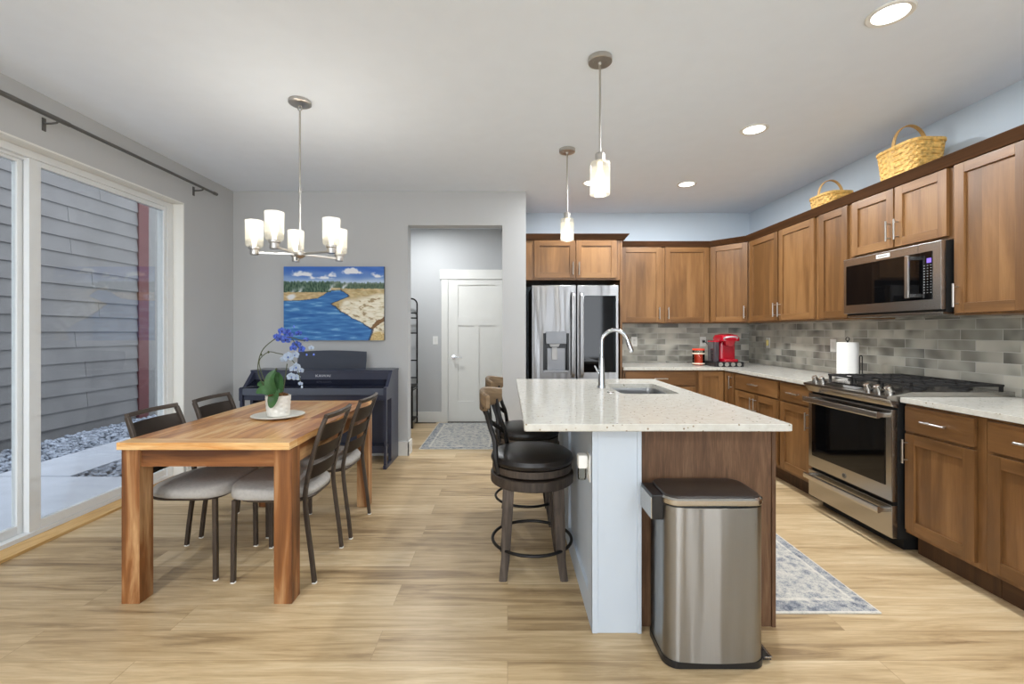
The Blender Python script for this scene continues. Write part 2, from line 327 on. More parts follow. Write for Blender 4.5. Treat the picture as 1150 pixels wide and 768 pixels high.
# ------------------------------------------------------------------ mesh building
def rootloc(p):
    v = Vector((0, 0, 0))
    while p is not None: v += p.location; p = p.parent
    return v
class MB:
    def __init__(s, fr=None):
        s.bm = bmesh.new(); s.uv = s.bm.loops.layers.uv.new('UVMap'); s.tn = s.bm.loops.layers.uv.new('tone')
        s.fr = fr or Matrix()
    def _fin(s, bm, grain=2, tf=None, smoothgrain=None):
        uvl = bm.loops.layers.uv.new('UVMap'); tl = bm.loops.layers.uv.new('tone')
        a, t1, t2 = random.random()*3, random.random(), random.random()
        bm.normal_update()
        for f in bm.faces:
            n = f.normal; ax = max(range(3), key=lambda i: abs(n[i]))
            if ax == grain: i, j, k = (grain+1) % 3, (grain+2) % 3, .3
            else:
                i = grain; j = 3-grain-ax; k = 1
            for l in f.loops:
                c = l.vert.co
                l[uvl].uv = (c[i]*k+(a if k == 1 else 0), c[j]+c[ax]*.3*(ax != j)); l[tl].uv = (t1, t2)
        m = s.fr if tf is None else s.fr @ tf
        bmesh.ops.transform(bm, matrix=m, verts=bm.verts)
        me = bpy.data.meshes.new('tmp'); bm.to_mesh(me); bm.free()
        s.bm.from_mesh(me); bpy.data.meshes.remove(me)
        return s
    def box(s, x0, x1, y0, y1, z0, z1, b=0, grain=None, tf=None, seg=2):
        bm = bmesh.new(); bmesh.ops.create_cube(bm, size=1)
        d = (abs(x1-x0), abs(y1-y0), abs(z1-z0))
        for v in bm.verts:
            v.co = Vector(((x0+x1)/2+v.co.x*d[0], (y0+y1)/2+v.co.y*d[1], (z0+z1)/2+v.co.z*d[2]))
        if b: bmesh.ops.bevel(bm, geom=list(bm.edges), offset=min(b, min(d)*.45), segments=seg, affect='EDGES', profile=.6)
        if grain is None: grain = max(range(3), key=lambda i: d[i])
        return s._fin(bm, grain, tf)
    def prism(s, pts, axis, a0, a1, b=0, grain=2, tf=None, seg=2):
        """pts: 2-D outline in the two axes other than axis, in cyclic order after axis"""
        bm = bmesh.new()
        def P(p, a):
            v = [0, 0, 0]; v[axis] = a; o = [i for i in range(3) if i != axis]; v[o[0]] = p[0]; v[o[1]] = p[1]; return v
        A = [bm.verts.new(P(p, a0)) for p in pts]; B = [bm.verts.new(P(p, a1)) for p in pts]
        bm.faces.new(A); bm.faces.new(B[::-1]); n = len(pts)
        for i in range(n): bm.faces.new((A[i], B[i], B[(i+1) % n], A[(i+1) % n]))
        bmesh.ops.recalc_face_normals(bm, faces=bm.faces)
        if b:
            es = [e for e in bm.edges if all(len(f.verts) == n or True for f in e.link_faces) and any(len(f.verts) == n for f in e.link_faces)]
            bmesh.ops.bevel(bm, geom=es, offset=b, segments=seg, affect='EDGES', profile=.6)
        return s._fin(bm, grain, tf)
    def tube(s, pts, r, seg=12, closed=False, flat=None, cap=True, tf=None, up=None):
        """r: radius or list; flat=(a,b): half widths across and along `up`"""
        pts = [Vector(p) for p in pts]; n = len(pts); bm = bmesh.new(); rings = []
        ref = Vector(up) if up else None; prev = None
        for i, p in enumerate(pts):
            if closed: t = pts[(i+1) % n]-pts[i-1]
            else: t = pts[min(i+1, n-1)]-pts[max(i-1, 0)]
            t.normalize()
            if ref is not None: a = ref-t*ref.dot(t)
            elif prev is None:
                q = Vector((0, 0, 1)) if abs(t.z) < .9 else Vector((1, 0, 0)); a = q-t*q.dot(t)
            else: a = prev-t*prev.dot(t)
            a.normalize(); prev = a; c = t.cross(a)
            rr = r[i] if isinstance(r, (list, tuple)) else r
            ring = []
            for k in range(seg):
                th = 2*PI*(k+.5)/seg
                if flat:
                    ex = .35; cx, sx = math.cos(th), math.sin(th)
                    v = a*(flat[1]*math.copysign(abs(cx)**ex, cx))+c*(flat[0]*math.copysign(abs(sx)**ex, sx))
                else: v = a*rr*math.cos(th)+c*rr*math.sin(th)
                ring.append(bm.verts.new(p+v))
            rings.append(ring)
        m = n if closed else n-1
        for i in range(m):
            A, B = rings[i], rings[(i+1) % n]
            for k in range(seg): bm.faces.new((A[k], B[k], B[(k+1) % seg], A[(k+1) % seg]))
        if cap and not closed: bm.faces.new(rings[0]); bm.faces.new(rings[-1][::-1])
        bmesh.ops.recalc_face_normals(bm, faces=bm.faces)
        return s._fin(bm, 2, tf)
    def lathe(s, cx, cy, prof, seg=32, tf=None, sx=1, sy=1, sq=1, close=False):
        """prof: (radius, z) list; sq<1 makes a rounded rectangle"""
        bm = bmesh.new(); rings = []
        for r, z in prof:
            if r < 1e-5: rings.append([bm.verts.new((cx, cy, z))]); continue
            ring = []
            for k in range(seg):
                th = 2*PI*(k+.5)/seg; c, q = math.cos(th), math.sin(th)
                ring.append(bm.verts.new((cx+r*sx*math.copysign(abs(c)**sq, c), cy+r*sy*math.copysign(abs(q)**sq, q), z)))
            rings.append(ring)
        prs = list(zip(rings, rings[1:]))
        if close: prs.append((rings[-1], rings[0]))
        for A, B in prs:
            if len(A) == 1 and len(B) == 1: continue
            for k in range(seg):
                j = (k+1) % seg
                if len(A) == 1: bm.faces.new((A[0], B[j], B[k]))
                elif len(B) == 1: bm.faces.new((A[k], A[j], B[0]))
                else: bm.faces.new((A[k], A[j], B[j], B[k]))
        if not close:
            for R in (rings[0], rings[-1]):
                if len(R) > 1: bm.faces.new(R)
        bmesh.ops.recalc_face_normals(bm, faces=bm.faces)
        return s._fin(bm, 2, tf)
    def cyl(s, p0, p1, r, r1=None, seg=24):
        return s.tube([p0, p1], [r, r if r1 is None else r1], seg)
    def ball(s, c, r, sx=1, sy=1, sz=1, sub=2):
        bm = bmesh.new(); bmesh.ops.create_icosphere(bm, subdivisions=sub, radius=r)
        for v in bm.verts: v.co = Vector((c[0]+v.co.x*sx, c[1]+v.co.y*sy, c[2]+v.co.z*sz))
        return s._fin(bm)
    def grid(s, rows, thick=0):
        """rows of 3-D points -> surface, optionally thickened"""
        bm = bmesh.new(); R = [[bm.verts.new(p) for p in row] for row in rows]
        for A, B in zip(R, R[1:]):
            for k in range(len(A)-1): bm.faces.new((A[k], A[k+1], B[k+1], B[k]))
        if thick: bmesh.ops.solidify(bm, geom=list(bm.faces), thickness=thick)
        bmesh.ops.recalc_face_normals(bm, faces=bm.faces)
        return s._fin(bm)
    def build(s, name, mat, parent=None, ang=35, weld=False):
        off = rootloc(parent)
        bmesh.ops.translate(s.bm, vec=-off, verts=s.bm.verts)
        me = bpy.data.meshes.new(name); s.bm.to_mesh(me); s.bm.free()
        for p in me.polygons: p.use_smooth = True
        me.set_sharp_from_angle(angle=math.radians(ang))
        me.materials.append(mat)
        o = bpy.data.objects.new(name, me); COL.objects.link(o)
        if len(me.polygons) < 6000:
            wn = o.modifiers.new('weighted_normals', 'WEIGHTED_NORMAL'); wn.keep_sharp = True; wn.weight = 80
        if parent is not None: o.parent = parent
        return o
def thing(name, label, cat, loc, group=None):
    o = bpy.data.objects.new(name, None); o.empty_display_size = .1; COL.objects.link(o); o.location = loc
    o['label'] = label; o['category'] = cat
    if group: o['group'] = group
    return o
def tag(o, label, cat, group=None):
    o['label'] = label; o['category'] = cat
    if group: o['group'] = group
    return o
def struct(o): o['kind'] = 'structure'; return o
def srt(name, loc=(0, 0, 0)):
    o = bpy.data.objects.new(name, None); COL.objects.link(o); o.location = loc; o['kind'] = 'structure'; return o
def copy_tree(o, parent=None):
    c = o.copy(); COL.objects.link(c)
    if parent is not None: c.parent = parent
    for ch in list(o.children): copy_tree(ch, c)
    return c
def at(px, py, Y): return Vector(((px-VPX)*Y/FPX, Y, CH-(py-VPY)*Y/FPX))
def arc(c, r, a0, a1, n, f): return [f(c[0]+r*math.cos(a0+(a1-a0)*i/n), c[1]+r*math.sin(a0+(a1-a0)*i/n)) for i in range(n+1)]
def spline(pts, n=6):
    """Catmull-Rom through the points"""
    P = [Vector(p) for p in pts]; P = [P[0]*2-P[1]]+P+[P[-1]*2-P[-2]]; out = []
    for i in range(1, len(P)-2):
        for k in range(n):
            t = k/n; a, b, c, d = P[i-1], P[i], P[i+1], P[i+2]
            out.append(.5*((2*b)+(c-a)*t+(2*a-5*b+4*c-d)*t*t+(3*b-a-3*c+d)*t*t*t))
    out.append(P[-2]); return out
def text_mesh(s, size, loc, rot, depth, name, mat, parent, align='CENTER', sx=1):
    cu = bpy.data.curves.new('txt', 'FONT'); cu.body = s; cu.size = size; cu.extrude = depth; cu.align_x = align; cu.align_y = 'CENTER'
    t = bpy.data.objects.new('txt', cu); COL.objects.link(t)
    bpy.context.view_layer.update()
    me = bpy.data.meshes.new_from_object(t.evaluated_get(bpy.context.evaluated_depsgraph_get()))
    bpy.data.objects.remove(t); bpy.data.curves.remove(cu)
    me.transform(Matrix.Diagonal((sx, 1, 1, 1)))
    me.transform(Matrix.Translation(Vector(loc)-rootloc(parent)) @ rot.to_4x4())
    me.materials.clear(); me.materials.append(mat)
    o = bpy.data.objects.new(name, me); COL.objects.link(o); o.parent = parent; return o

# ------------------------------------------------------------------ the room
XL, XR, YD, YK, YH = -2.84, 2.96, 4.72, 5.58, 6.46
YB = -3.4
struct(MB().box(XL-.14, XR+.12, YB-.12, YH+.12, -.12, 0).build('floor', M['floor']))
struct(MB().box(XL-.14, XR+.12, YB-.12, YH+.12, CZ, CZ+.12).build('ceiling', M['ceil']))
OT = 2.41; OY0, OY1 = 1.55, 4.005                                # sliding door opening
struct(MB().box(XL-.14, XL, YB, OY0, 0, CZ).box(XL-.14, XL, OY1, YD+.14, 0, CZ).box(XL-.14, XL, OY0, OY1, OT, CZ).build('wall_left', M['wall']))
struct(MB().box(XL, -1.033, YD, YD+.15, 0, CZ).box(-1.033, -.055, YD, YD+.15, 2.383, CZ).build('wall_dining', M['wall']))
struct(MB().box(-.055, .19, YD, YH, 0, CZ).build('wall_partition', M['wall']))
struct(MB().box(XL, -.055, YH, YH+.12, 0, CZ).build('wall_hall_back', M['wall']))
struct(MB().box(-2.1, -2.0, YD+.15, YH, 0, CZ).build('wall_hall_left', M['wall']))
struct(MB().box(.19, XR, YK, YK+.12, 0, CZ).build('wall_kitchen_back', M['kwall']))
struct(MB().box(XR, XR+.12, YB, YK+.12, 0, CZ).build('wall_right', M['kwall']))
wb = MB()
for a, b_, c, d in ((XL, -2.35, 0, CZ), (-.05, 1.1, 0, CZ), (2.7, XR, 0, CZ), (-2.35, -.05, 0, .5), (-2.35, -.05, 2.4, CZ), (1.1, 2.7, 0, .5), (1.1, 2.7, 2.4, CZ)):
    wb.box(a, b_, YB-.12, YB, c, d)
struct(wb.build('wall_behind', M['wall']))
for i, (a, b_) in enumerate(((-2.35, -.05), (1.1, 2.7))):
    r = srt('window_%d' % (i+1), ((a+b_)/2, YB, .5))
    f = MB().box(a, a+.06, YB-.1, YB-.02, .5, 2.4, .004).box(b_-.06, b_, YB-.1, YB-.02, .5, 2.4, .004).box(a, b_, YB-.1, YB-.02, .5, .56, .004).box(a, b_, YB-.1, YB-.02, 2.34, 2.4, .004).box((a+b_)/2-.03, (a+b_)/2+.03, YB-.1, YB-.02, .5, 2.4, .004)
    f.build('window_frame', M['vinyl'], r)
BH = .145
def base(name, *boxes):
    m = MB()
    for x0, x1, y0, y1 in boxes: m.box(x0, x1, y0, y1, 0, BH, .003, grain=0)
    struct(m.build(name, M['white']))
base('baseboard_dining', (XL, -1.018, YD-.015, YD), (-1.033, -1.018, YD-.015, YD+.15))
base('baseboard_partition', (-.07, .19, YD-.015, YD), (-.07, -.055, YD-.015, YH), )
base('baseboard_left', (XL, XL+.015, OY1+.02, YD-.015))
base('baseboard_hall', (-2.0, -.935, YH-.015, YH))
# hall door with casing and lever
t = MB()
t.box(-.935, -.843, YH-.022, YH, 0, 2.02, .003).box(-.03, .0, YH-.022, YH, 0, 2.02, .003).box(-.955, -.056, YH-.03, YH, 2.02, 2.155, .003, grain=0)
struct(t.build('trim_1', M['white']))
dr = srt('door_2', (-.44, YH-.02, 0))
DX0, DX1, DY = -.838, -.056, YH-.007
m = MB()
def slab_panels(m, x0, x1, z0, z1, y, rects):
    """door face of stiles and rails around recessed panels"""
    m.box(x0, x1, y-.0, y+.02, z0, z1)
    xs = sorted({x0, x1, *[r[0] for r in rects], *[r[1] for r in rects]}); zs = sorted({z0, z1, *[r[2] for r in rects], *[r[3] for r in rects]})
    for a, b_ in zip(xs, xs[1:]):
        for c, d in zip(zs, zs[1:]):
            mx, mz = (a+b_)/2, (c+d)/2
            if any(r[0] < mx < r[1] and r[2] < mz < r[3] for r in rects): continue
            m.box(a, b_, y-.013, y, c, d)
slab_panels(m, DX0, DX1, .012, 2.01, DY, [(-.70, -.175, 1.49, 1.94), (-.70, -.47, .30, 1.37), (-.405, -.175, .30, 1.37)])
m.build('door_panel', M['white'], dr)
hp = at(509.5, 401, YH-.03)
MB().cyl((hp.x, DY-.012, hp.z), (hp.x, DY-.022, hp.z), .03).cyl((hp.x, DY-.02, hp.z), (hp.x, DY-.065, hp.z), .012).tube([(hp.x, DY-.06, hp.z), (hp.x+.05, DY-.062, hp.z+.002), (hp.x+.12, DY-.058, hp.z-.004)], [.011, .009, .008]).build('door_handle', M['chrome'], dr)
MB().box(-.843, -.056, YH-.05, YH, 0, .012, .002).build('door_sill', M['bronze'], dr)

# sliding glass door in the left wall
sd = srt('door_1', (XL-.09, 2.8, 0))
rv = XL-.09
MB().box(rv-.05, XL+.001, OY1-.012, OY1+.0, 0, OT, .002).box(rv-.05, XL+.001, OY0, OY1, OT-.012, OT, .002).box(rv-.05, XL+.001, OY0, OY0+.012, 0, OT, .002).build('door_reveal', M['white'], sd)
fx0, fx1 = rv-.09, rv
m = MB().box(fx0, fx1, OY1-.075, OY1-.012, .0, OT-.012, .004).box(fx0, fx1, OY0+.012, OY0+.07, .0, OT-.012, .004)
m.box(fx0, fx1, OY0+.07, OY1-.075, 2.352, OT-.012, .004).box(fx0, fx1, OY0+.07, OY1-.075, 0, .045, .004)
m.box(fx0+.035, fx1-.03, OY0+.07, OY1-.075, 2.335, 2.352, .002)
m.build('door_frame', M['vinyl'], sd)
def panel(name, x0, x1, y0, y1, z0, z1, sl, sr, rb, rt):
    o = MB().box(x0, x1, y0, y0+sl, z0, z1, .004).box(x0, x1, y1-sr, y1, z0, z1, .004).box(x0, x1, y0+sl, y1-sr, z0, z0+rb, .004).box(x0, x1, y0+sl, y1-sr, z1-rt, z1, .004).build(name, M['vinyl'], sd)
    xm = (x0+x1)/2
    MB().box(xm-.006, xm+.006, y0+sl, y1-sr, z0+rb, z1-rt).build('glass_pane', M['glass'], o)
panel('fixed_sash', fx1-.045, fx1-.008, 2.80, OY1-.075, .045, 2.352, .072, .03, .055, .035)
panel('sliding_sash', fx0+.004, fx0+.04, OY0+.07, 2.855, .045, 2.352, .05, .085, .055, .035)
MB().box(-2.938, -2.80, OY0, OY1-.01, -.001, .018, .004, grain=1).build('threshold', M['threshold'], sd)

# curtain rod
cr = thing('curtain_rod', 'bare brushed nickel curtain rod on brackets above the sliding glass door', 'curtain rod', (-2.80, 2.8, 2.58))
MB().cyl((-2.75, 1.0, 2.58), (-2.75, 4.27, 2.58), .0115).build('rod', M['pewter'], cr)
MB().cyl((-2.75, 1.6, 2.58), (-2.75, 2.86, 2.58), .0145).build('rod_sleeve', M['pewter'], cr)
MB().cyl((-2.75, 4.27, 2.58), (-2.75, 4.31, 2.58), .015).build('finial', M['pewter'], cr)
for y in (2.79, 4.12, 1.3):
    MB().box(XL, XL+.006, y-.012, y+.012, 2.51, 2.59, .002).tube([(XL+.004, y, 2.555), (-2.79, y, 2.556), (-2.76, y, 2.56), (-2.75, y, 2.567)], .006, 8).tube([(-2.75+.014*math.cos(a), y, 2.58+.014*math.sin(a)) for a in [PI*.95+i*PI*1.1/8 for i in range(9)]], .003, 6).build('bracket', M['pewter'], cr)

# ------------------------------------------------------------------ outside
struct(MB().box(-9, XL-.14, -2, 12, -.20, -.06).build('ground_bed', M['soil']))
for nm, a in (('patio_slab', (-4.66, XL-.141, -1, 4.10)), ('patio_slab', (-4.66, -3.95, 4.115, 9.5))):
    struct(MB().box(a[0], a[1], a[2], a[3], -.08, -.02, .006).build(nm, M['concrete']))
bm = MB(); rg = random.Random(3)
def stones(x0, x1, y0, y1, n):
    for _ in range(n):
        x, y = rg.uniform(x0, x1), rg.uniform(y0, y1); r = rg.uniform(.014, .034)
        b2 = bmesh.new(); bmesh.ops.create_icosphere(b2, subdivisions=1, radius=r)
        for v in b2.verts: v.co = Vector((v.co.x*rg.uniform(.8, 1.2), v.co.y*rg.uniform(.8, 1.2), v.co.z*rg.uniform(.6, .9)))
        R = Matrix.Translation((x, y, -.052+rg.uniform(0, .02))) @ Matrix.Rotation(rg.uniform(0, 6), 4, 'Z')
        bmesh.ops.transform(b2, matrix=R, verts=b2.verts)
        me = bpy.data.meshes.new('t'); b2.to_mesh(me); b2.free(); bm.bm.from_mesh(me); bpy.data.meshes.remove(me)
stones(-5.55, -4.67, 2.6, 8.2, 3600); stones(-3.94, -3.1, 4.13, 6.6, 1600)
g = bm.build('gravel', M['stones']); g['kind'] = 'stuff'; tag(g, 'blue grey gravel bed between patio slabs and the neighbouring siding', 'gravel')
# neighbouring house wall of lap siding
m = MB(); lap = .2; X0 = -5.62
for i in range(34):
    z = .08+i*lap; jn = rg.uniform(5.8, 6.6) if i % 2 else rg.uniform(2.5, 3.6)
    for y0, y1 in ((-3, jn-.003), (jn+.003, 6.9)):
        m.prism([(X0, z), (X0+.03, z), (X0+.008, z+lap+.02), (X0, z+lap+.02)], 1, y0, y1, grain=1)
m.box(X0-.2, X0, -3, 6.9, -.2, 7)
struct(m.build('wall_neighbour', M['siding'], ang=20))
nb = MB().box(X0-.1, X0+.045, 6.9, 7.09, -.1, 7, .004)
struct(nb.build('trim_corner_board', M['redtrim']))
m = MB()
for i in range(4): m.box(X0-.1+.0, X0+.0, 7.09+i*.42, 7.09+i*.42+.41, -.1, 7, .006)
struct(m.build('wall_board_cladding', M['greyboard']))

# ------------------------------------------------------------------ kitchen cabinets
ZB, ZT = 1.378, 2.262                                             # upper cabinets
XU, XC = 2.62, 2.305                                              # upper and lower face-frame planes on the right
YU, YF, YBK = 5.25, 4.85, 4.83                                    # back uppers, fridge cabinet, back base
def frm(o, u, w_): 
    m = Matrix.Identity(4)
    for i in range(3): m[i][0] = u[i]; m[i][1] = w_[i]; m[i][2] = (0, 0, 1)[i]; m[i][3] = o[i]
    return m
def right_fr(X): return frm((X, 0, 0), (0, 1, 0), (-1, 0, 0))      # u = Y, w points to the aisle
def back_fr(Y): return frm((0, Y, 0), (1, 0, 0), (0, -1, 0))       # u = X
def pull(fr, root, u, z, vert=True, L=.135):
    m = MB(fr)
    if vert:
        m.cyl((u, .050, z-L/2), (u, .050, z+L/2), .0058, seg=12)
        for s in (-.36, .36): m.cyl((u, .02, z+s*L), (u, .050, z+s*L), .0045, seg=8)
    else:
        m.cyl((u-L/2, .050, z), (u+L/2, .050, z), .0058, seg=12)
        for s in (-.36, .36): m.cyl((u+s*L, .02, z), (u+s*L, .050, z), .0045, seg=8)
    return m.build('handle', M['nickel'], root)
def shaker(fr, root, u0, u1, z0, z1, hu=None, hz=None, sw=.058, nm='door'):
    m = MB(fr)
    m.box(u0, u0+sw, .001, .021, z0, z1, .0025, 2).box(u1-sw, u1, .001, .021, z0, z1, .0025, 2)
    m.box(u0+sw, u1-sw, .001, .0205, z0, z0+sw, .002, 0).box(u0+sw, u1-sw, .001, .0205, z1-sw, z1, .002, 0)
    n = max(1, round((u1-u0-2*sw)/.10)); w_ = (u1-u0-2*sw)/n
    for i in range(n): m.box(u0+sw+i*w_, u0+sw+(i+1)*w_, .001, .008, z0+sw, z1-sw, 0, 2)
    o = m.build(nm, M['cab'], root)
    if hu is not None: pull(fr, o, hu, hz)
    return o
def drawer(fr, root, u0, u1, z0, z1, handle=True):
    o = MB(fr).box(u0, u1, .001, .021, z0, z1, .004, 0).build('drawer', M['cab'], root)
    if handle: pull(fr, o, (u0+u1)/2, (z0+z1)/2, False, .14)
    return o
def carcass(fr, root, u0, u1, z0, z1, depth, toe=False):
    MB(fr).box(u0, u1, -depth, 0, z0, z1, .0015, 2).build('body', M['cab'], root)
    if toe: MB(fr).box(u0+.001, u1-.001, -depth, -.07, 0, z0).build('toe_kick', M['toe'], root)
def cabinet(fr, u0, u1, z0, z1, depth, label, toe=False, nm='wall_cabinet', group=None):
    c = fr @ Vector(((u0+u1)/2, -depth/2, 0 if toe else z0))
    r = thing(nm, label, 'cabinet', c, group)
    carcass(fr, r, u0, u1, z0, z1, depth, toe)
    return r
fr = right_fr(XU); dp = XR-XU-.001
HZ = ZB+.115
r = cabinet(fr, 2.262, 2.675, ZB, ZT, dp, 'upper cabinet with one tall door at the right picture edge beside microwave')
shaker(fr, r, 2.278, 2.655, ZB+.012, ZT-.012, 2.63, HZ)
r = cabinet(fr, 1.40, 2.260, ZB, ZT, dp, 'upper cabinet on the right wall nearest the photographer')
shaker(fr, r, 1.42, 1.825, ZB+.012, ZT-.012, 1.8, HZ); shaker(fr, r, 1.835, 2.245, ZB+.012, ZT-.012, 1.86, HZ)
r = cabinet(fr, 2.677, 3.470, 1.828, ZT, dp, 'short two-door upper cabinet directly above the microwave')
shaker(fr, r, 2.700, 3.062, 1.85, ZT-.012, 3.035, 1.85+.115); shaker(fr, r, 3.074, 3.445, 1.85, ZT-.012, 3.10, 1.85+.115)
r = cabinet(fr, 3.472, 3.838, ZB, ZT, dp, 'narrow single-door upper cabinet left of the microwave')
shaker(fr, r, 3.492, 3.808, ZB+.012, ZT-.012, None)
r = cabinet(fr, 3.840, 4.925, ZB, ZT, dp, 'two-door upper cabinet on right wall between corner cabinet and narrow cabinet')
shaker(fr, r, 3.872, 4.372, ZB+.012, ZT-.012, 4.345, HZ); shaker(fr, r, 4.392, 4.900, ZB+.012, ZT-.012, 4.42, HZ)
# diagonal corner cabinet
A = Vector((2.33, YU, 0)); B = Vector((XU, 4.927, 0)); u = (B-A).normalized(); wv = Vector((u.y, -u.x, 0))
if wv.y > 0: wv = -wv
frd = frm(A, u, wv)
r = thing('corner_cabinet', 'pale diagonal corner upper cabinet above the coffee maker', 'cabinet', (2.65, 5.25, ZB))
MB().prism([(2.33, YU), (XU, 4.927), (XR-.001, 4.927), (XR-.001, YK-.001), (2.33, YK-.001)], 2, ZB, ZT).build('body', M['cab'], r)
L = (B-A).length
shaker(frd, r, .018, L-.018, ZB+.012, ZT-.012, L-.045, HZ)
frb = back_fr(YU); db = YK-YU-.001
r = cabinet(frb, 1.222, 2.328, ZB, ZT, db, 'two-door upper cabinet on the back wall right of the refrigerator')
shaker(frb, r, 1.312-.01, 1.765, ZB+.012, ZT-.012, 1.737, HZ); shaker(frb, r, 1.81, 2.312, ZB+.012, ZT-.012, 1.84, HZ)
# fridge surround
frf = back_fr(YF)
r = cabinet(frf, .192, 1.196, 1.83, ZT, YK-YF-.001, 'deep two-door upper cabinet above the refrigerator')
shaker(frf, r, .285, .718, 1.85, ZT-.012, .692, 1.85+.10); shaker(frf, r, .728, 1.158, 1.85, ZT-.012, .756, 1.85+.10)
tag(MB().box(1.198, 1.220, YF-.0, YK-.001, 0, ZT, .002, 2).build('refrigerator_side_panel', M['cab']), 'tall wooden end panel on the right side of the refrigerator', 'panel')

# crown moulding swept along all uppers
def sweep(path, prof, name, mat):
    bm = bmesh.new(); P = [Vector((x, y)) for x, y in path]; rings = []
    for i, p in enumerate(P):
        def nrm(a, b_):
            d = (b_-a).normalized(); return Vector((d.y, -d.x))
        ns = []
        if i: ns.append(nrm(P[i-1], p))
        if i < len(P)-1: ns.append(nrm(p, P[i+1]))
        n = ns[0] if len(ns) == 1 else (ns[0]+ns[1])/(1+ns[0].dot(ns[1]))
        rings.append([bm.verts.new((p.x+n.x*o, p.y+n.y*o, z)) for o, z in prof])
    k = len(prof)
    for a, b_ in zip(rings, rings[1:]):
        for j in range(k): bm.faces.new((a[j], a[(j+1) % k], b_[(j+1) % k], b_[j]))
    bm.faces.new(rings[0]); bm.faces.new(rings[-1][::-1]); bmesh.ops.recalc_face_normals(bm, faces=bm.faces)
    o = MB(); o._fin(bm, 0); return o.build(name, mat)
crown = sweep([(.192, YF-.001), (1.22, YF-.001), (1.22, YU-.001), (2.33, YU-.001), (XU-.001, 4.925), (XU-.001, 1.40)],
              [(0, ZT-.012), (.022, ZT-.006), (.028, ZT+.006), (.058, ZT+.040), (.062, ZT+.050), (0, ZT+.050)], 'trim_crown', M['crown'])
struct(crown)

# base cabinets
fc = right_fr(XC); dc = XR-XC-.001; Z0, Z1 = .125, .873
def base_cab(fr, u0, u1, label, dep): return cabinet(fr, u0, u1, Z0, Z1, dep, label, True, 'base_cabinet')
r = base_cab(fc, 2.192, 2.638, 'base cabinet with drawer and single door directly right of the range', dc)
drawer(fc, r, 2.232, 2.622, .715, .858); shaker(fc, r, 2.232, 2.622, .150, .700, 2.605, .60)
r = base_cab(fc, 1.30, 2.190, 'base cabinet cut off by the right picture edge', dc)
drawer(fc, r, 1.755, 2.172, .715, .858); shaker(fc, r, 1.755, 2.172, .150, .700, 1.79, .60)
drawer(fc, r, 1.32, 1.745, .715, .858); shaker(fc, r, 1.32, 1.745, .150, .700, 1.71, .60)
r = base_cab(fc, 3.412, 3.840, 'narrow base cabinet with drawer and door immediately left of range', dc)
drawer(fc, r, 3.43, 3.822, .715, .858); shaker(fc, r, 3.43, 3.822, .150, .700, 3.46, .60)
r = base_cab(fc, 3.842, 4.598, 'wide base cabinet with one drawer over two doors near corner', dc)
drawer(fc, r, 3.862, 4.580, .715, .858); shaker(fc, r, 3.862, 4.216, .150, .700, 4.19, .60); shaker(fc, r, 4.226, 4.580, .150, .700, 4.25, .60)
frk = back_fr(YBK)
r = thing('corner_base_cabinet', 'corner base cabinet with two narrow doors meeting below the coffee maker', 'cabinet', (2.5, 5.1, 0))
MB().prism([(2.002, YBK), (XC, YBK), (XC, 4.60), (XR-.001, 4.60), (XR-.001, YK-.001), (2.002, YK-.001)], 2, Z0, Z1).build('body', M['cab'], r)
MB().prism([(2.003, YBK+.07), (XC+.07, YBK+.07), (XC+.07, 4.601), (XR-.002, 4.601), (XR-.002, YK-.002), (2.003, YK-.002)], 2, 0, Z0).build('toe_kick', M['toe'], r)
shaker(frk, r, 2.015, 2.278, .150, .858, None, sw=.05); shaker(fc, r, 4.615, 4.803, .150, .858, 4.648, .765, sw=.045)
r = base_cab(frk, 1.222, 2.0, 'base cabinet with wide drawer over two doors beside the refrigerator', YK-YBK-.001)
drawer(frk, r, 1.24, 1.985, .715, .858); shaker(frk, r, 1.24, 1.608, .150, .700, 1.58, .60); shaker(frk, r, 1.617, 1.985, .150, .700, 1.65, .60)

# worktops
CT0, CT1 = .8745, .905
XE, YE = 2.272, 4.80
tag(MB().prism([(1.222, YE), (XE, YE), (XE, 3.412), (XR-.001, 3.412), (XR-.001, YK-.001), (1.222, YK-.001)], 2, CT0, CT1, .003).build('worktop', M['quartz']), 'L-shaped speckled white worktop under the coffee maker left of the range', 'worktop')
tag(MB().prism([(XE, 1.29), (XR-.001, 1.29), (XR-.001, 2.640), (XE, 2.640)], 2, CT0, CT1, .003).build('worktop', M['quartz']), 'speckled white worktop to the right of the range', 'worktop')
# tiled splashback
struct(MB().box(XR-.009, XR-.0005, 1.29, YK-.009, CT1+.001, ZB-.001, 0, 1).box(XR-.009, XR-.0005, 2.68, 3.47, ZB-.002, 1.42, 0, 1).build('trim_splashback_right', M['tile']))
struct(MB().box(1.222, XR-.009, YK-.009, YK-.0005, CT1+.001, ZB-.001, 0, 0).build('trim_splashback_back', M['tile']))

# outlets and switches
def wallplate(name, fr, u, z, label, kind='outlet', wid=.072, parent_mat='outlet'):
    r = thing(name, label, 'switch' if kind == 'switch' else 'outlet', fr @ Vector((u, 0, z)))
    MB(fr).box(u-wid/2, u+wid/2, .0005, .006, z-.058, z+.058, .003).build('plate', M['outlet'], r)
    if kind == 'switch': MB(fr).box(u-.017, u+.017, .006, .009, z-.033, z+.033, .002).build('rocker', M['white'], r)
    else:
        o = MB(fr).box(u-.017, u+.017, .006, .0085, z-.033, z+.033, .002).build('receptacle', M['white'], r)
        for dz in (.017, -.017):
            for du in (-.006, .006): MB(fr).box(u+du-.0012, u+du+.0012, .0085, .0088, z+dz-.005, z+dz+.005).build('slot', M['slot'], o)
    return r
fw = back_fr(YK-.009); frw = right_fr(XR-.009)
def uz(px, py, Y): v = at(px, py, Y); return v.x, v.z
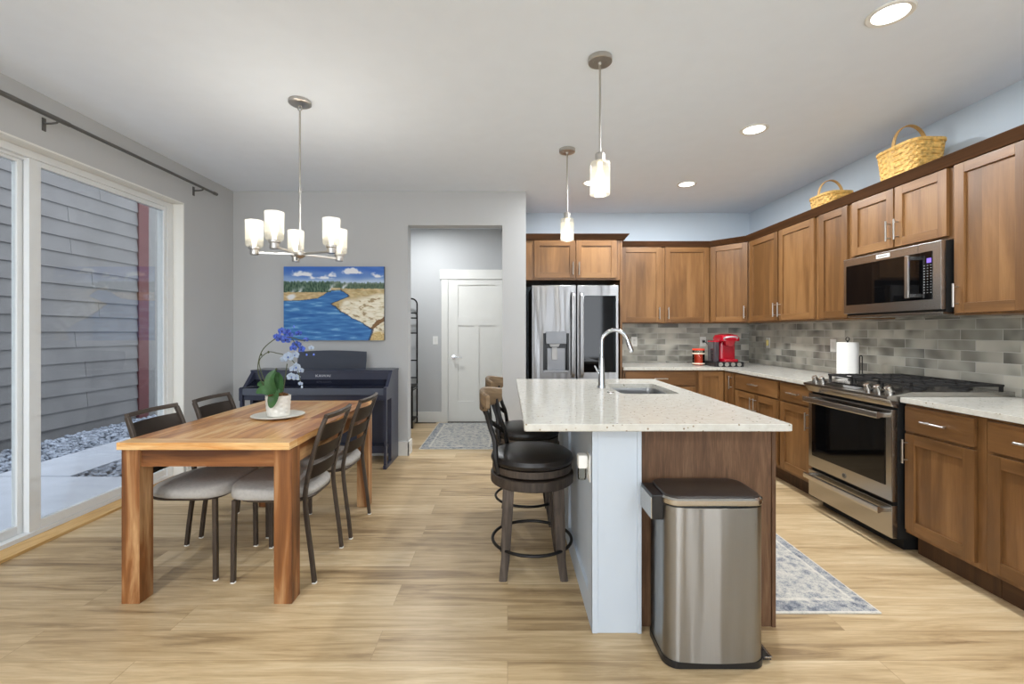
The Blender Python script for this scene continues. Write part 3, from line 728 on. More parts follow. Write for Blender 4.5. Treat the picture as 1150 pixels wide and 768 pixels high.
u1, z1 = uz(712, 383.5, YK); wallplate('outlet', fw, u1, z1, 'white outlet on back splashback near the refrigerator')
u2, z2 = uz(789, 383.5, YK); OUT2 = wallplate('outlet', fw, u2, z2, 'white outlet above the red candle with black plug')
Yo = XR*FPX/(863.7-VPX); wallplate('outlet', frw, Yo, CH-(385-VPY)*Yo/FPX, 'white outlet on right splashback right of the coffee maker')
Yo2 = XR*FPX/(937.3-VPX); wallplate('light_switch', frw, Yo2, CH-(388-VPY)*Yo2/FPX, 'white switch plate beside the paper towel roll', 'switch')
hs = at(489, 382, YH); wallplate('light_switch', back_fr(YH), hs.x, hs.z, 'white switch plate on hall wall left of the white door', 'switch')
# night light in the right-wall outlet
nl = thing('night_light', 'small amber night light plugged into right splashback outlet', 'night light', (XR-.03, Yo, CH-(385-VPY)*Yo/FPX))
zz = CH-(385-VPY)*Yo/FPX
MB(frw).box(Yo-.026, Yo-.002, .0095, .03, zz-.03, zz+.035, .006).build('housing', plain('amber_plastic', (226, 206, 130), .4), nl)

# ------------------------------------------------------------------ island
r = thing('kitchen_island', 'kitchen island base with white panelled side and brown wood end', 'island', (.76, 2.75, 0))
IX0, IX1, IY0, IY1 = .36, 1.165, 1.942, 3.56
LZ = .8742
m = MB().box(.378, .555, IY0, IY0+.02, 0, LZ, .002).box(IX0, .40, IY0+.006, IY1, 0, .12, .002).box(IX0, .40, IY0+.006, IY1, LZ-.085, LZ, .002, 1)
m.box(IX0, .40, IY0+.006, IY0+.10, .12, LZ-.085, .002).box(IX0, .40, 2.70, 2.79, .12, LZ-.085, .002).box(IX0, .40, IY1-.09, IY1, .12, LZ-.085, .002)
m.box(.375, .555, IY0+.02, IY1, 0, LZ).box(IX0, .384, IY0-.004, IY0+.02, 0, LZ, .003).box(.552, .570, IY0-.006, IY0+.04, 0, LZ, .003)
m.build('panelled_knee_wall', M['islandpaint'], r)
m = MB().box(.572, 1.152, 1.985, 2.0, .0, LZ, .001, 2).box(1.148, IX1, 1.978, 2.0, 0, LZ, .002, 2)
m.build('end_panel', M['panelwood'], r)
MB().box(.572, 1.15, 2.001, 2.70, .10, LZ, 0, 2).box(.572, 1.15, 3.37, IY1, .10, LZ, 0, 2).box(.572, 1.15, 2.70, 3.37, .10, .60, 0, 2).box(.572, 1.13, 2.001, IY1, 0, .10).build('body', M['cab'], r)
fi = frm((1.15, 0, 0), (0, 1, 0), (1, 0, 0))
for a, b_ in ((2.01, 2.44), (2.45, 2.90), (2.905, 3.34), (3.35, 3.55)): shaker(fi, r, a, b_, .14, .86, None, sw=.05)
rk = at(873.5, 496, 2.02)
kb = thing('round_red_tag', 'small round red and white tag on the island corner', 'tag', (1.172, 2.03, rk.z))
MB().tube([(1.1735, 2.022, rk.z), (1.181, 2.022, rk.z)], .013, 20).build('disc', M['outlet'], kb)
MB().tube([(1.178, 2.022+.0135*math.cos(a*PI/8), rk.z+.0135*math.sin(a*PI/8)) for a in range(16)], .0035, 8, True).build('rim', M['redgloss'], kb)

SX0, SX1, SY0, SY1 = .068, 1.168, 1.866, 3.64
KX0, KX1, KY0, KY1 = .695, 1.055, 2.77, 3.31                       # sink cut-out
top = thing('island_worktop', 'speckled cream worktop of the kitchen island with sink cut-out', 'worktop', (.62, 2.75, CT0))
bm = bmesh.new()
def ring(x0, x1, y0, y1, r_, z, n=6):
    out = []
    for cx, cy, a in ((x1-r_, y1-r_, 0), (x0+r_, y1-r_, PI/2), (x0+r_, y0+r_, PI), (x1-r_, y0+r_, 1.5*PI)):
        for i in range(n+1): out.append(bm.verts.new((cx+r_*math.cos(a+PI/2*i/n), cy+r_*math.sin(a+PI/2*i/n), z)))
    return out
zs = [(.003, CT0), (0, CT0+.003), (0, CT1-.003), (.003, CT1)]
O = [ring(SX0+d, SX1-d, SY0+d, SY1-d, .006, z) for d, z in zs]; I = [ring(KX0, KX1, KY0, KY1, .05, z) for z in (CT0, CT1)]
nn = len(O[0])
def bridge(A, B):
    for i in range(nn): bm.faces.new((A[i], A[(i+1) % nn], B[(i+1) % nn], B[i]))
bridge(O[0], O[1]); bridge(O[1], O[2]); bridge(O[2], O[3]); bridge(O[3], I[1]); bridge(I[1], I[0]); bridge(I[0], O[0])
bmesh.ops.recalc_face_normals(bm, faces=bm.faces)
o = MB(); o._fin(bm); o.build('slab', M['quartz'], top)
# sink
bm = bmesh.new()
R = [ring(KX0-.012, KX1+.012, KY0-.012, KY1+.012, .06, CT0-.0005), ring(KX0+.001, KX1-.001, KY0+.001, KY1-.001, .05, CT0-.0005), ring(KX0+.006, KX1-.006, KY0+.006, KY1-.006, .05, CT0-.02),
     ring(KX0+.012, KX1-.012, KY0+.012, KY1-.012, .055, CT0-.19), ring(KX0+.04, KX1-.04, KY0+.04, KY1-.04, .05, CT0-.215)]
for A, B in zip(R, R[1:]): bridge(A, B)
bm.faces.new(R[-1]); bmesh.ops.solidify(bm, geom=list(bm.faces), thickness=-.002)
sk = thing('sink', 'undermount stainless steel sink in the island worktop', 'sink', ((KX0+KX1)/2, (KY0+KY1)/2, .65))
o = MB(); o._fin(bm); o.build('basin', steel('sink_stainless', (200, 200, 200), .42, (60, 1, 60), .02), sk)
MB().lathe((KX0+KX1)/2, (KY0+KY1)/2, [(0, .664), (.03, .664), (.045, .667), (.045, .661), (0, .661)], 24).build('drain', M['chrome'], sk)
# faucet
FX, FY = .633, 3.07
fa = thing('faucet', 'tall chrome gooseneck pull-down faucet beside the island sink', 'faucet', (FX, FY, CT1))
MB().lathe(FX, FY, [(0, CT1), (.028, CT1), (.028, CT1+.006), (.024, CT1+.02), (.0165, CT1+.19), (.0135, CT1+.21), (0, CT1+.21)], 28).build('body', M['chrome'], fa)
pts = [(FX, FY, CT1+.2), (FX, FY, CT1+.29)]+[(FX+.086-.086*math.cos(a), FY-.02*(a/PI), CT1+.30+.088*math.sin(a)) for a in [PI*i/14*.93 for i in range(1, 15)]]
MB().tube(pts, .0125, 16).build('neck', M['chrome'], fa)
e = Vector(pts[-1]); d = (Vector(pts[-1])-Vector(pts[-2])).normalized()
MB().tube([e, e+d*.02, e+d*.07, e+d*.085], [.0135, .016, .018, .014], 18).build('spray_head', M['chrome'], fa)
MB().tube([(FX-.016, FY, CT1+.10), (FX-.03, FY-.008, CT1+.115), (FX-.048, FY-.012, CT1+.15)], [.007, .006, .005], 10).cyl((FX-.026, FY, CT1+.10), (FX-.008, FY, CT1+.10), .010, seg=14).build('lever', M['chrome'], fa)
ab = thing('air_switch_button', 'small round button set in the island worktop beside the faucet', 'button', (.640, 2.83, CT1))
MB().lathe(.640, 2.83, [(0, CT1), (.022, CT1), (.022, CT1+.003), (.016, CT1+.004), (.016, CT1+.002), (0, CT1+.002)], 24).build('collar', M['chrome'], ab)
MB().lathe(.640, 2.83, [(0, CT1+.002), (.013, CT1+.002), (.012, CT1+.006), (0, CT1+.006)], 20).build('button', M['nickel'], ab)
# outlet on the island side with plugged freshener
fl = frm((IX0, 0, 0), (0, 1, 0), (-1, 0, 0))
wallplate('outlet', fl, 2.003, .69, 'white outlet on the side of the island behind stools')
pf = thing('plug_in_freshener', 'white plug-in air freshener on the island side outlet', 'air freshener', (IX0-.03, 2.0, .70))
MB(fl).box(1.985, 2.035, .009, .052, .685, .745, .010).build('housing', M['outlet'], pf)
MB().lathe(IX0-.032, 2.01, [(0, .632), (.017, .634), (.019, .645), (.019, .678), (.012, .686), (0, .686)], 20).build('oil_bottle', M['clearglass'], pf)

# ------------------------------------------------------------------ refrigerator
FRY = 4.70
rf = thing('refrigerator', 'stainless french door refrigerator with dispenser and black glass door', 'refrigerator', (.70, 5.1, 0))
FX0, FX1, FM = .250, 1.148, .712
MB().box(FX0+.004, FX1-.004, FRY+.075, 5.50, .02, 1.755, .004).build('body', M['darkgap'], rf)
def fdoor(x0, x1, z0, z1, hole=None, nm='door'):
    m = MB(); Y0, Y1 = FRY, FRY+.068
    if not hole: m.box(x0, x1, Y0, Y1, z0, z1, .012, 2, seg=3)
    else:
        a, b_, c, d = hole
        bm2 = bmesh.new(); bmesh.ops.create_cube(bm2, size=1)
        for v in bm2.verts: v.co = Vector(((x0+x1)/2+v.co.x*(x1-x0), (Y0+Y1)/2+v.co.y*(Y1-Y0), (z0+z1)/2+v.co.z*(z1-z0)))
        bmesh.ops.bevel(bm2, geom=list(bm2.edges), offset=.012, segments=3, affect='EDGES', profile=.6)
        # open the front face and bridge it to the recess
        ff = min(bm2.faces, key=lambda f: f.calc_center_median().y + (0 if f.normal.y < -.99 else 9))
        outer = list(ff.verts); bmesh.ops.delete(bm2, geom=[ff], context='FACES_ONLY')
        def Q(y): return [bm2.verts.new((x, y, z)) for x, z in ((a, c), (b_, c), (b_, d), (a, d))]
        F0, F1 = Q(Y0), Q(Y0+.055)
        outer.sort(key=lambda v: math.atan2(v.co.z-(z0+z1)/2, v.co.x-(x0+x1)/2)); F0s = sorted(F0, key=lambda v: math.atan2(v.co.z-(z0+z1)/2, v.co.x-(x0+x1)/2))
        ref = sorted(outer, key=lambda v: (v.co.z, v.co.x)); ll, lr = sorted(ref[:2], key=lambda v: v.co.x); ul, ur = sorted(ref[2:], key=lambda v: v.co.x)
        oo = [ll, lr, ur, ul]
        for i in range(4):
            j = (i+1) % 4; bm2.faces.new((oo[i], oo[j], F0[j], F0[i])); bm2.faces.new((F0[i], F0[j], F1[j], F1[i]))
        bm2.faces.new(F1); bmesh.ops.recalc_face_normals(bm2, faces=bm2.faces); m._fin(bm2)
    return m.build(nm, M['steel'], rf)
DH = (.372, .628, .862, 1.265)
dl = fdoor(FX0, FM-.004, .74, 1.762, DH); dr_ = fdoor(FM+.004, FX1, .74, 1.762)
fdoor(FX0, FX1, .06, .73, nm='freezer_drawer')
MB().cyl((FX0+.1, FRY-.05, .64), (FX1-.1, FRY-.05, .64), .012).cyl((FX0+.12, FRY-.05, .64), (FX0+.12, FRY+.002, .64), .009).cyl((FX1-.12, FRY-.05, .64), (FX1-.12, FRY+.002, .64), .009).build('handle', M['steel'], rf)
for px_, o_ in ((FM-.040, dl), (FM+.048, dr_)):
    MB().tube(spline([(px_, FRY-.002, 1.68), (px_, FRY-.035, 1.66), (px_, FRY-.05, 1.60), (px_, FRY-.052, 1.25), (px_, FRY-.05, .90), (px_, FRY-.035, .84), (px_, FRY-.002, .82)], 5), .01, 12, flat=(.018, .011), up=(0, 1, 0)).build('handle', M['steel'], o_)
MB().box(.772, 1.118, FRY-.004, FRY+.004, .862, 1.652, .003).build('glass_panel', M['blackglass'], dr_)
# dispenser
MB().box(DH[0]-.006, DH[0]+.012, FRY-.006, FRY+.05, DH[2], DH[3], .003).box(DH[1]-.012, DH[1]+.006, FRY-.006, FRY+.05, DH[2], DH[3], .003).box(DH[0], DH[1], FRY+.05, FRY+.054, DH[2], DH[3]).build('dispenser_recess', M['blackplastic'], dl)
MB().box(DH[0]+.024, DH[1]-.020, FRY-.012, FRY+.045, 1.155, 1.285, .006).build('control_panel', plain('dispenser_grey', (128, 130, 134), .38, metal=.3), dl)
MB().box(DH[0]+.04, DH[1]-.03, FRY+.03, FRY+.05, DH[2]+.02, 1.11, .004).box(DH[0]-.004, DH[1]+.004, FRY-.012, FRY+.05, DH[2]-.004, DH[2]+.02, .004).build('drip_tray', plain('tray_grey', (146, 148, 152), .4, metal=.3), dl)
MB().prism([(.43, 1.155), (.54, 1.155), (.525, 1.125), (.445, 1.125)], 1, FRY-.004, FRY+.03, .002).box(.46, .512, FRY+.01, FRY+.03, .99, 1.12, .004).build('ice_chute_paddle', plain('paddle_grey', (176, 176, 176), .4), dl)

# ------------------------------------------------------------------ range
rg_ = thing('range', 'stainless steel slide-in gas range with oven between base cabinets', 'range', (2.6, 3.03, 0))
RY0, RY1 = 2.652, 3.398; RF = 2.24
MB().box(2.272, 2.95, RY0+.002, RY1-.002, .075, .885).box(2.33, 2.9, RY0+.03, RY1-.03, 0, .08).build('body', M['darkgap'], rg_)
MB().box(RF, 2.275, RY0+.004, RY1-.004, .288, .828, .006).build('oven_door', M['steeldark'], rg_)
od = bpy.data.objects['oven_door']
MB().box(RF-.004, RF+.004, RY0+.05, RY1-.045, .375, .795, .003).build('oven_window', M['blackglass'], od)
def bar_handle(x, z, yy0, yy1, par, bow=.005):
    pts = [(x-bow*math.sin(PI*i/12), yy0+(yy1-yy0)*i/12, z) for i in range(13)]
    MB().tube(pts, .012, 14, flat=(.019, .010), up=(1, 0, 0)).box(x, RF+.002, yy0, yy0+.03, z-.013, z+.013, .004).box(x, RF+.002, yy1-.03, yy1, z-.013, z+.013, .004).build('handle', M['steelh'], par)
bar_handle(2.185, .790, RY0+.035, RY1-.035, od)
MB().box(RF, 2.275, RY0+.004, RY1-.004, .075, .268, .006).build('storage_drawer', M['steeldark'], rg_)
bar_handle(2.19, .232, RY0+.035, RY1-.035, bpy.data.objects['storage_drawer'], .004)
MB().cyl((RF-.003, 3.034, .325), (RF+.001, 3.034, .325), .016, seg=28).build('emblem', M['steel'], od)
text_mesh('GE', .018, (RF-.0035, 3.034, .325), Matrix.Rotation(-PI/2, 3, 'Z') @ Matrix.Rotation(PI/2, 3, 'X'), .0004, 'emblem_lettering', M['slot'], od)
# control fascia: sloping front under the cooktop lip
MB().prism([(2.275, .835), (2.242, .845), (2.222, .885), (2.207, .890), (2.207, .905), (2.35, .932), (2.955, .932), (2.955, .885), (2.275, .885)], 1, RY0-.002, RY1+.002, .002).build('cooktop', M['steeldark'], rg_)
ck = bpy.data.objects['cooktop']
def slope(x): return .905+(x-2.207)*(.027/.143)
MB().box(2.235, 2.318, 2.93, 3.23, 0, .0015, .0005, tf=Matrix.Translation((0, 0, slope(2.2765)-.0)) @ Matrix.Translation((2.2765, 0, 0)) @ Matrix.Rotation(-math.atan(.027/.143), 4, 'Y') @ Matrix.Translation((-2.2765, 0, 0))).build('touch_panel', M['blackglass'], ck)
for y in (3.362, 3.292, 2.875, 2.795, 2.715):
    z = slope(2.275); k = MB()
    k.tube([(2.275, y, z), (2.273, y, z+.008)], .024, 24)
    k.tube([(2.273, y, z+.008), (2.262, y, z+.034), (2.261, y, z+.036)], [.020, .0185, .016], 24)
    k.build('knob', M['steelh'], ck)
    MB().tube([(2.2765, y, z-.001), (2.2745, y, z+.003)], .027, 24).build('knob_collar', M['blackplastic'], ck)
# burners and grates
for x, y in ((2.50, 2.80), (2.78, 2.80), (2.64, 3.03), (2.50, 3.26), (2.78, 3.26)):
    MB().lathe(x, y, [(0, .933), (.055, .933), (.055, .940), (.04, .944), (.04, .952), (0, .954)], 24).build('burner', M['castiron'], ck)
for g0, g1 in ((RY0+.025, RY0+.255), (RY0+.262, RY1-.262), (RY1-.255, RY1-.025)):
    m = MB(); x0, x1 = 2.37, 2.92; zt = .972; h = .014
    for y in (g0, g1-.014): m.box(x0, x1, y, y+.014, zt-h, zt, .003)
    for x in (x0, x1-.014, (x0+x1)/2-.007): m.box(x, x+.014, g0, g1, zt-h, zt, .003)
    for x in (x0+.08, x0+.15, x0+.20, x1-.20, x1-.15, x1-.08): m.box(x-.006, x+.006, g0+.01, g0+.075, zt-h, zt+.002, .003).box(x-.006, x+.006, g1-.075, g1-.01, zt-h, zt+.002, .003)
    for x in (x0+.14, x1-.14): m.box(x-.05, x+.05, (g0+g1)/2-.006, (g0+g1)/2+.006, zt-h, zt+.002, .003)
    for x in (x0+.004, x1-.018):
        for y in (g0+.003, g1-.017): m.box(x, x+.014, y, y+.014, .932, zt-h+.002)
    m.build('grate', M['castiron'], ck)

# ------------------------------------------------------------------ microwave
mw = thing('microwave', 'stainless over-the-range microwave with black glass door above the range', 'microwave', (2.75, 3.07, 1.39))
MY0, MY1, MX = 2.683, 3.463, 2.552
MB().box(MX+.03, XR-.002, MY0, MY1, 1.40, 1.824, .002).build('body', M['darkgap'], mw)
fm = right_fr(MX)
md = MB().box(MX, MX+.029, MY0, MY1, 1.415, 1.824, .004).build('front', M['steelh'], mw)
MB().box(MX-.003, MX+.004, MY0+.055, MY1-.03, 1.478, 1.770, .002).build('glass', M['blackglass'], md)
MB().box(MX-.0005, MX+.001, MY0+.150, MY0+.153, 1.772, 1.822).build('door_seam', M['slot'], md)
MB().box(MX+.02, MX+.30, MY0+.01, MY1-.01, 1.385, 1.402, .003).build('vent_underside', M['steeldark'], mw)
hy = 2.855
MB().box(2.495, 2.510, hy-.014, hy+.014, 1.492, 1.757, .004).box(2.505, MX, hy-.010, hy+.010, 1.730, 1.753, .003).box(2.505, MX, hy-.010, hy+.010, 1.496, 1.519, .003).build('handle', M['steelh'], md)
MB().box(MX-.0042, MX-.003, 2.742, 2.772, 1.700, 1.728, .0005).build('display', M['display'], md)
k = MB()
for c_ in range(3):
    for rr in range(11):
        y = 2.745+c_*.022; z = 1.685-rr*.0165; k.box(MX-.0036, MX-.003, y-.0035, y+.0035, z-.0018, z+.0018)
k.build('keypad', M['keypad'], md)
by = 2.552*FPX/(991.5-VPX); bz = 1.797
MB().box(MX-.003, MX+.001, by-.055, by+.055, bz-.0135, bz+.0135, .002).build('badge', plain('badge_silver', (222, 222, 218), .4), md)
RX = Matrix.Rotation(-PI/2, 3, 'Z') @ Matrix.Rotation(PI/2, 3, 'X')
text_mesh('KitchenAid', .0165, (MX-.0035, by, bz), RX, .0003, 'badge_lettering', M['slot'], md)

# ------------------------------------------------------------------ counter things
CX, CY = 2.375, 5.02
cm = thing('coffee_maker', 'glossy red single-serve coffee maker on the corner worktop', 'coffee maker', (CX, CY, CT1))
def rr_prof(w_, d_, n=6, r_=.03):
    out = []
    for cx, cy, a in ((w_-r_, d_-r_, 0), (-w_+r_, d_-r_, PI/2), (-w_+r_, -d_+r_, PI), (w_-r_, -d_+r_, 1.5*PI)):
        for i in range(n+1): out.append((cx+r_*math.cos(a+PI/2*i/n), cy+r_*math.sin(a+PI/2*i/n)))
    return out
def loft(m, secs, cx, cy, r_=.03, bow=0):
    """stack of rounded rectangles: (half width, half depth, z, y shift)"""
    bm = bmesh.new(); R = []
    for w_, d_, z, sh in secs: 
        P = rr_prof(w_, d_, 6, min(r_, w_*.95, d_*.95))
        if bow:                                                   # slightly bowed long faces
            q_ = []
            for (xa, ya), (xb, yb2) in zip(P, P[1:]+P[:1]):
                q_ += [(xa+(xb-xa)*i/16, ya+(yb2-ya)*i/16) for i in range(16)] if abs(xb-xa) > .1 else [(xa, ya)]
            P = [(x, y+math.copysign(bow*max(0, 1-(x/(w_-.03))**2), y)) for x, y in q_]
        R.append([bm.verts.new((cx+x, cy+y+sh, z)) for x, y in P])
    n = len(R[0])
    for A, B in zip(R, R[1:]):
        for i in range(n): bm.faces.new((A[i], A[(i+1) % n], B[(i+1) % n], B[i]))
    bm.faces.new(R[0]); bm.faces.new(R[-1][::-1]); bmesh.ops.recalc_face_normals(bm, faces=bm.faces); return m._fin(bm)
B0 = CT1+.052
loft(MB(), [(.155, .15, CT1, 0), (.158, .153, CT1+.006, 0), (.158, .153, CT1+.046, 0), (.152, .147, CT1+.052, 0)], CX, CY, .02).build('pod_drawer', M['blackplastic'], cm)
for i in range(4): MB().cyl((CX-.10+i*.066, CY-.153, CT1+.026), (CX-.10+i*.066, CY-.158, CT1+.026), .022).build('pod', M['nickel'], cm)
m = MB(); loft(m, [(.098, .085, B0, .045), (.098, .085, B0+.02, .045), (.096, .085, B0+.20, .045), (.10, .10, B0+.212, .02), (.103, .13, B0+.225, 0), (.103, .13, B0+.255, 0), (.088, .115, B0+.285, .005), (.05, .07, B0+.300, .01)], CX+.03, CY, .05)
loft(m, [(.085, .10, B0, -.02), (.085, .10, B0+.022, -.02), (.08, .095, B0+.028, -.02)], CX+.03, CY, .03)
m.build('body', M['redgloss'], cm)
m = MB(); loft(m, [(.035, .035, B0+.17, 0), (.05, .045, B0+.19, 0), (.055, .05, B0+.225, 0)], CX+.02, CY-.09, .03); m.build('brew_head', M['redgloss'], cm)
MB().tube(spline([(CX-.05, CY-.10, B0+.24), (CX-.04, CY-.15, B0+.262), (CX+.02, CY-.165, B0+.27), (CX+.08, CY-.15, B0+.262), (CX+.09, CY-.10, B0+.24)], 5), .009, 10).build('lid_handle', M['silver'], cm)
m = MB(); loft(m, [(.030, .085, B0, .03), (.032, .09, B0+.21, .03)], CX-.095, CY, .02); m.build('water_tank', plain('smoky_tank', (70, 62, 66), .12, coat=.5), cm)
m = MB(); loft(m, [(.033, .092, B0+.211, .03), (.03, .088, B0+.225, .03)], CX-.095, CY, .02); m.build('tank_lid', M['redgloss'], cm)
pc = thing('power_cord', 'black cord running from coffee maker to the splashback outlet', 'cord', (u2, YK-.03, z2))
MB().box(u2-.014, u2+.014, YK-.045, YK-.018, z2-.012, z2+.016, .005).build('plug', M['blackplastic'], pc)
MB().tube(spline([(u2+.004, YK-.044, z2+.002), (u2+.03, YK-.07, z2-.03), (u2+.07, YK-.14, z2-.12), (u2+.10, YK-.24, CT1+.05), (CX-.06, CY+.20, CT1+.006)], 8), .0042, 8).build('cable', M['blackplastic'], pc)
cdl = thing('jar_candle', 'red jar candle with pale label beside coffee maker', 'candle', (2.145, 5.12, CT1))
q = (2.145, 5.12)
MB().lathe(q[0], q[1], [(0, CT1+.004), (.058, CT1+.004), (.060, CT1+.02), (.060, CT1+.14), (0, CT1+.14)], 32).build('wax', M['candle'], cdl)
MB().lathe(q[0], q[1], [(.050, CT1), (.064, CT1+.004), (.065, CT1+.16), (.062, CT1+.168), (.060, CT1+.16), (.0605, CT1+.006), (.048, CT1+.003)], 32, close=True).build('jar', M['clearglass'], cdl)
MB().lathe(q[0], q[1], [(.0655, CT1+.125), (.0665, CT1+.126), (.0665, CT1+.139), (.0655, CT1+.14)], 32, close=True).build('label_band', M['label'], cdl)
MB().lathe(q[0], q[1], [(.0655, CT1+.014), (.0665, CT1+.015), (.0665, CT1+.026), (.0655, CT1+.027)], 32, close=True).build('label_band', M['label'], cdl)
MB().lathe(q[0], q[1], [(0, CT1+.168), (.066, CT1+.168), (.067, CT1+.172), (.066, CT1+.186), (0, CT1+.187)], 32).build('lid', M['candle'], cdl)
# paper towel
TX, TY = 2.70, 3.62
pt = thing('paper_towel_holder', 'white paper towel roll on a black wire holder left of range', 'paper towel holder', (TX, TY, CT1))
MB().lathe(TX, TY, [(.02, CT1+.012), (.070, CT1+.012), (.072, CT1+.02), (.072, CT1+.285), (.070, CT1+.292), (.02, CT1+.292)], 40, close=True).build('paper_roll', M['paper'], pt)
m = MB().lathe(TX, TY, [(0, CT1), (.085, CT1), (.085, CT1+.006), (.08, CT1+.01), (0, CT1+.01)], 32).cyl((TX, TY, CT1), (TX, TY, CT1+.305), .006, seg=12)
m.tube([(TX+.014*math.cos(a*PI/8), TY, CT1+.318+.014*math.sin(a*PI/8)) for a in range(16)], .003, 8, True)
sy = TY-.085; sx = TX+.03
m.tube([(sx, sy, CT1+.006), (sx, sy, CT1+.18)]+[(sx+.010-.010*math.cos(a), sy, CT1+.18+.012*math.sin(a)) for a in [PI*i/6 for i in range(1, 7)]]+[(sx+.02, sy, CT1+.02)], .004, 8)
m.build('wire_frame', M['blackmetal'], pt)

# ------------------------------------------------------------------ baskets
def basket(cx, cy, z0, lx, ly, h, flare, hh, label):
    r = thing('wicker_basket', label, 'basket', (cx, cy, z0))
    bm = bmesh.new(); S, Rn = 72, int(h/.018); R = []
    def ringp(f, z, j, off=1):
        out = []
        for k in range(S):
            th = 2*PI*k/S; c, s_ = math.cos(th), math.sin(th); e = .45
            x = lx*f*math.copysign(abs(c)**e, c); y = ly*f*math.copysign(abs(s_)**e, s_)
            d = .0028*(1 if ((k//3)+j) % 2 else -1)*off; n = Vector((c, s_, 0))
            out.append(bm.verts.new((cx+x+n.x*d, cy+y+n.y*d, z)))
        return out
    for j in range(Rn):
        f = 1-flare+flare*(j/(Rn-1))
        for q_ in (.12, .88): R.append(ringp(f, z0+h*(j+q_)/Rn, j))
    for A, B in zip(R, R[1:]):
        for k in range(S): bm.faces.new((A[k], A[(k+1) % S], B[(k+1) % S], B[k]))
    bm.faces.new(R[0]); bmesh.ops.recalc_face_normals(bm, faces=bm.faces)
    bmesh.ops.solidify(bm, geom=list(bm.faces), thickness=.004)
    o = MB(); o._fin(bm); o.build('woven_body', M['wicker'], r, ang=25)
    rim = [(cx+(lx+.002)*math.copysign(abs(math.cos(2*PI*k/48))**.45, math.cos(2*PI*k/48)), cy+(ly+.002)*math.copysign(abs(math.sin(2*PI*k/48))**.45, math.sin(2*PI*k/48)), z0+h) for k in range(48)]
    MB().tube(rim, .007, 8, True, flat=(.006, .010), up=(0, 0, 1)).build('rim', M['wicker'], r)
    pts = [(cx-lx*.97*math.cos(a), cy, z0+h-.03+(hh+.03)*math.sin(a)**.8) for a in [PI*i/20 for i in range(21)]]
    MB().tube(pts, .01, 12, flat=(.014, .0035), up=(0, .001, 1) if False else None).build('handle', M['wickerhandle'], r)
    return r
ZC = ZT+.0005
basket(2.735, 3.10, ZC, .118, .170, .265, .16, .155, 'larger golden wicker basket with arched handle on cabinets above microwave')
basket(2.735, 3.86, ZC, .108, .140, .165, .14, .135, 'smaller golden wicker basket with arched handle on top of cabinets')

# ------------------------------------------------------------------ trash can
tc = thing('trash_can', 'stainless steel rectangular step trash can against the island end', 'trash can', (.79, 1.85, 0))
tx, ty, hw, hd = .795, 1.850, .192, .118
m = MB(); loft(m, [(hw, hd, .030, 0), (hw, hd, .615, 0)], tx, ty, .055, bow=.012); m.build('bin_body', steel('trash_can_stainless', (152, 150, 146), .34, (90, 90, 1), wave=.018, aniso=.92), tc, ang=50)
m = MB(); loft(m, [(hw-.004, hd-.004, 0, 0), (hw+.003, hd+.003, .004, 0), (hw+.003, hd+.003, .030, 0)], tx, ty, .055); m.build('base_ring', M['blackplastic'], tc)
m = MB(); loft(m, [(hw-.006, hd-.006, .615, 0), (hw-.006, hd-.006, .622, 0)], tx, ty, .05); m.build('lid_gasket', M['blackplastic'], tc)
m = MB(); loft(m, [(hw+.003, hd+.003, .622, 0), (hw+.004, hd+.004, .626, 0), (hw+.004, hd+.004, .642, 0), (hw-.002, hd-.002, .648, 0)], tx, ty, .058); m.build('lid_rim', M['steelh'], tc)
m = MB(); loft(m, [(hw-.006, hd-.006, .646, 0), (hw-.010, hd-.010, .654, 0), (hw-.03, hd-.03, .658, 0), (hw-.10, hd-.07, .660, 0)], tx, ty, .05); m.build('lid_top', M['lidblack'], tc)
m = MB().box(tx-hw-.040, tx-hw+.03, ty-.075, ty+.075, .550, .648, .006)
m.build('hinge_housing', M['blackplastic'], tc)
MB().box(tx-hw-.043, tx-hw-.039, ty-.072, ty+.072, .553, .636, .002).build('hinge_plate', M['steelh'], tc)
MB().prism([(tx+hw-.01, .012), (tx+hw+.035, .012), (tx+hw+.035, .022), (tx+hw+.01, .050), (tx+hw-.01, .050)], 1, ty-.085, ty+.03, .003).build('pedal', M['blackplastic'], tc)
MB().box(tx+hw+.008, tx+hw+.038, ty-.087, ty+.032, .020, .026, .002).build('pedal_plate', M['steelh'], tc)

# ------------------------------------------------------------------ rugs
def rug(x0, x1, y0, y1, label):
    tag(MB().box(x0, x1, y0, y1, 0.0005, .008, .003).build('rug', M['rug']), label, 'rug')
rug(1.185, 1.70, 2.07, 3.75, 'grey blue distressed runner rug between the island and range')
rug(-.965, -.10, 4.95, 6.38, 'grey blue distressed rug in the hall before the white door')

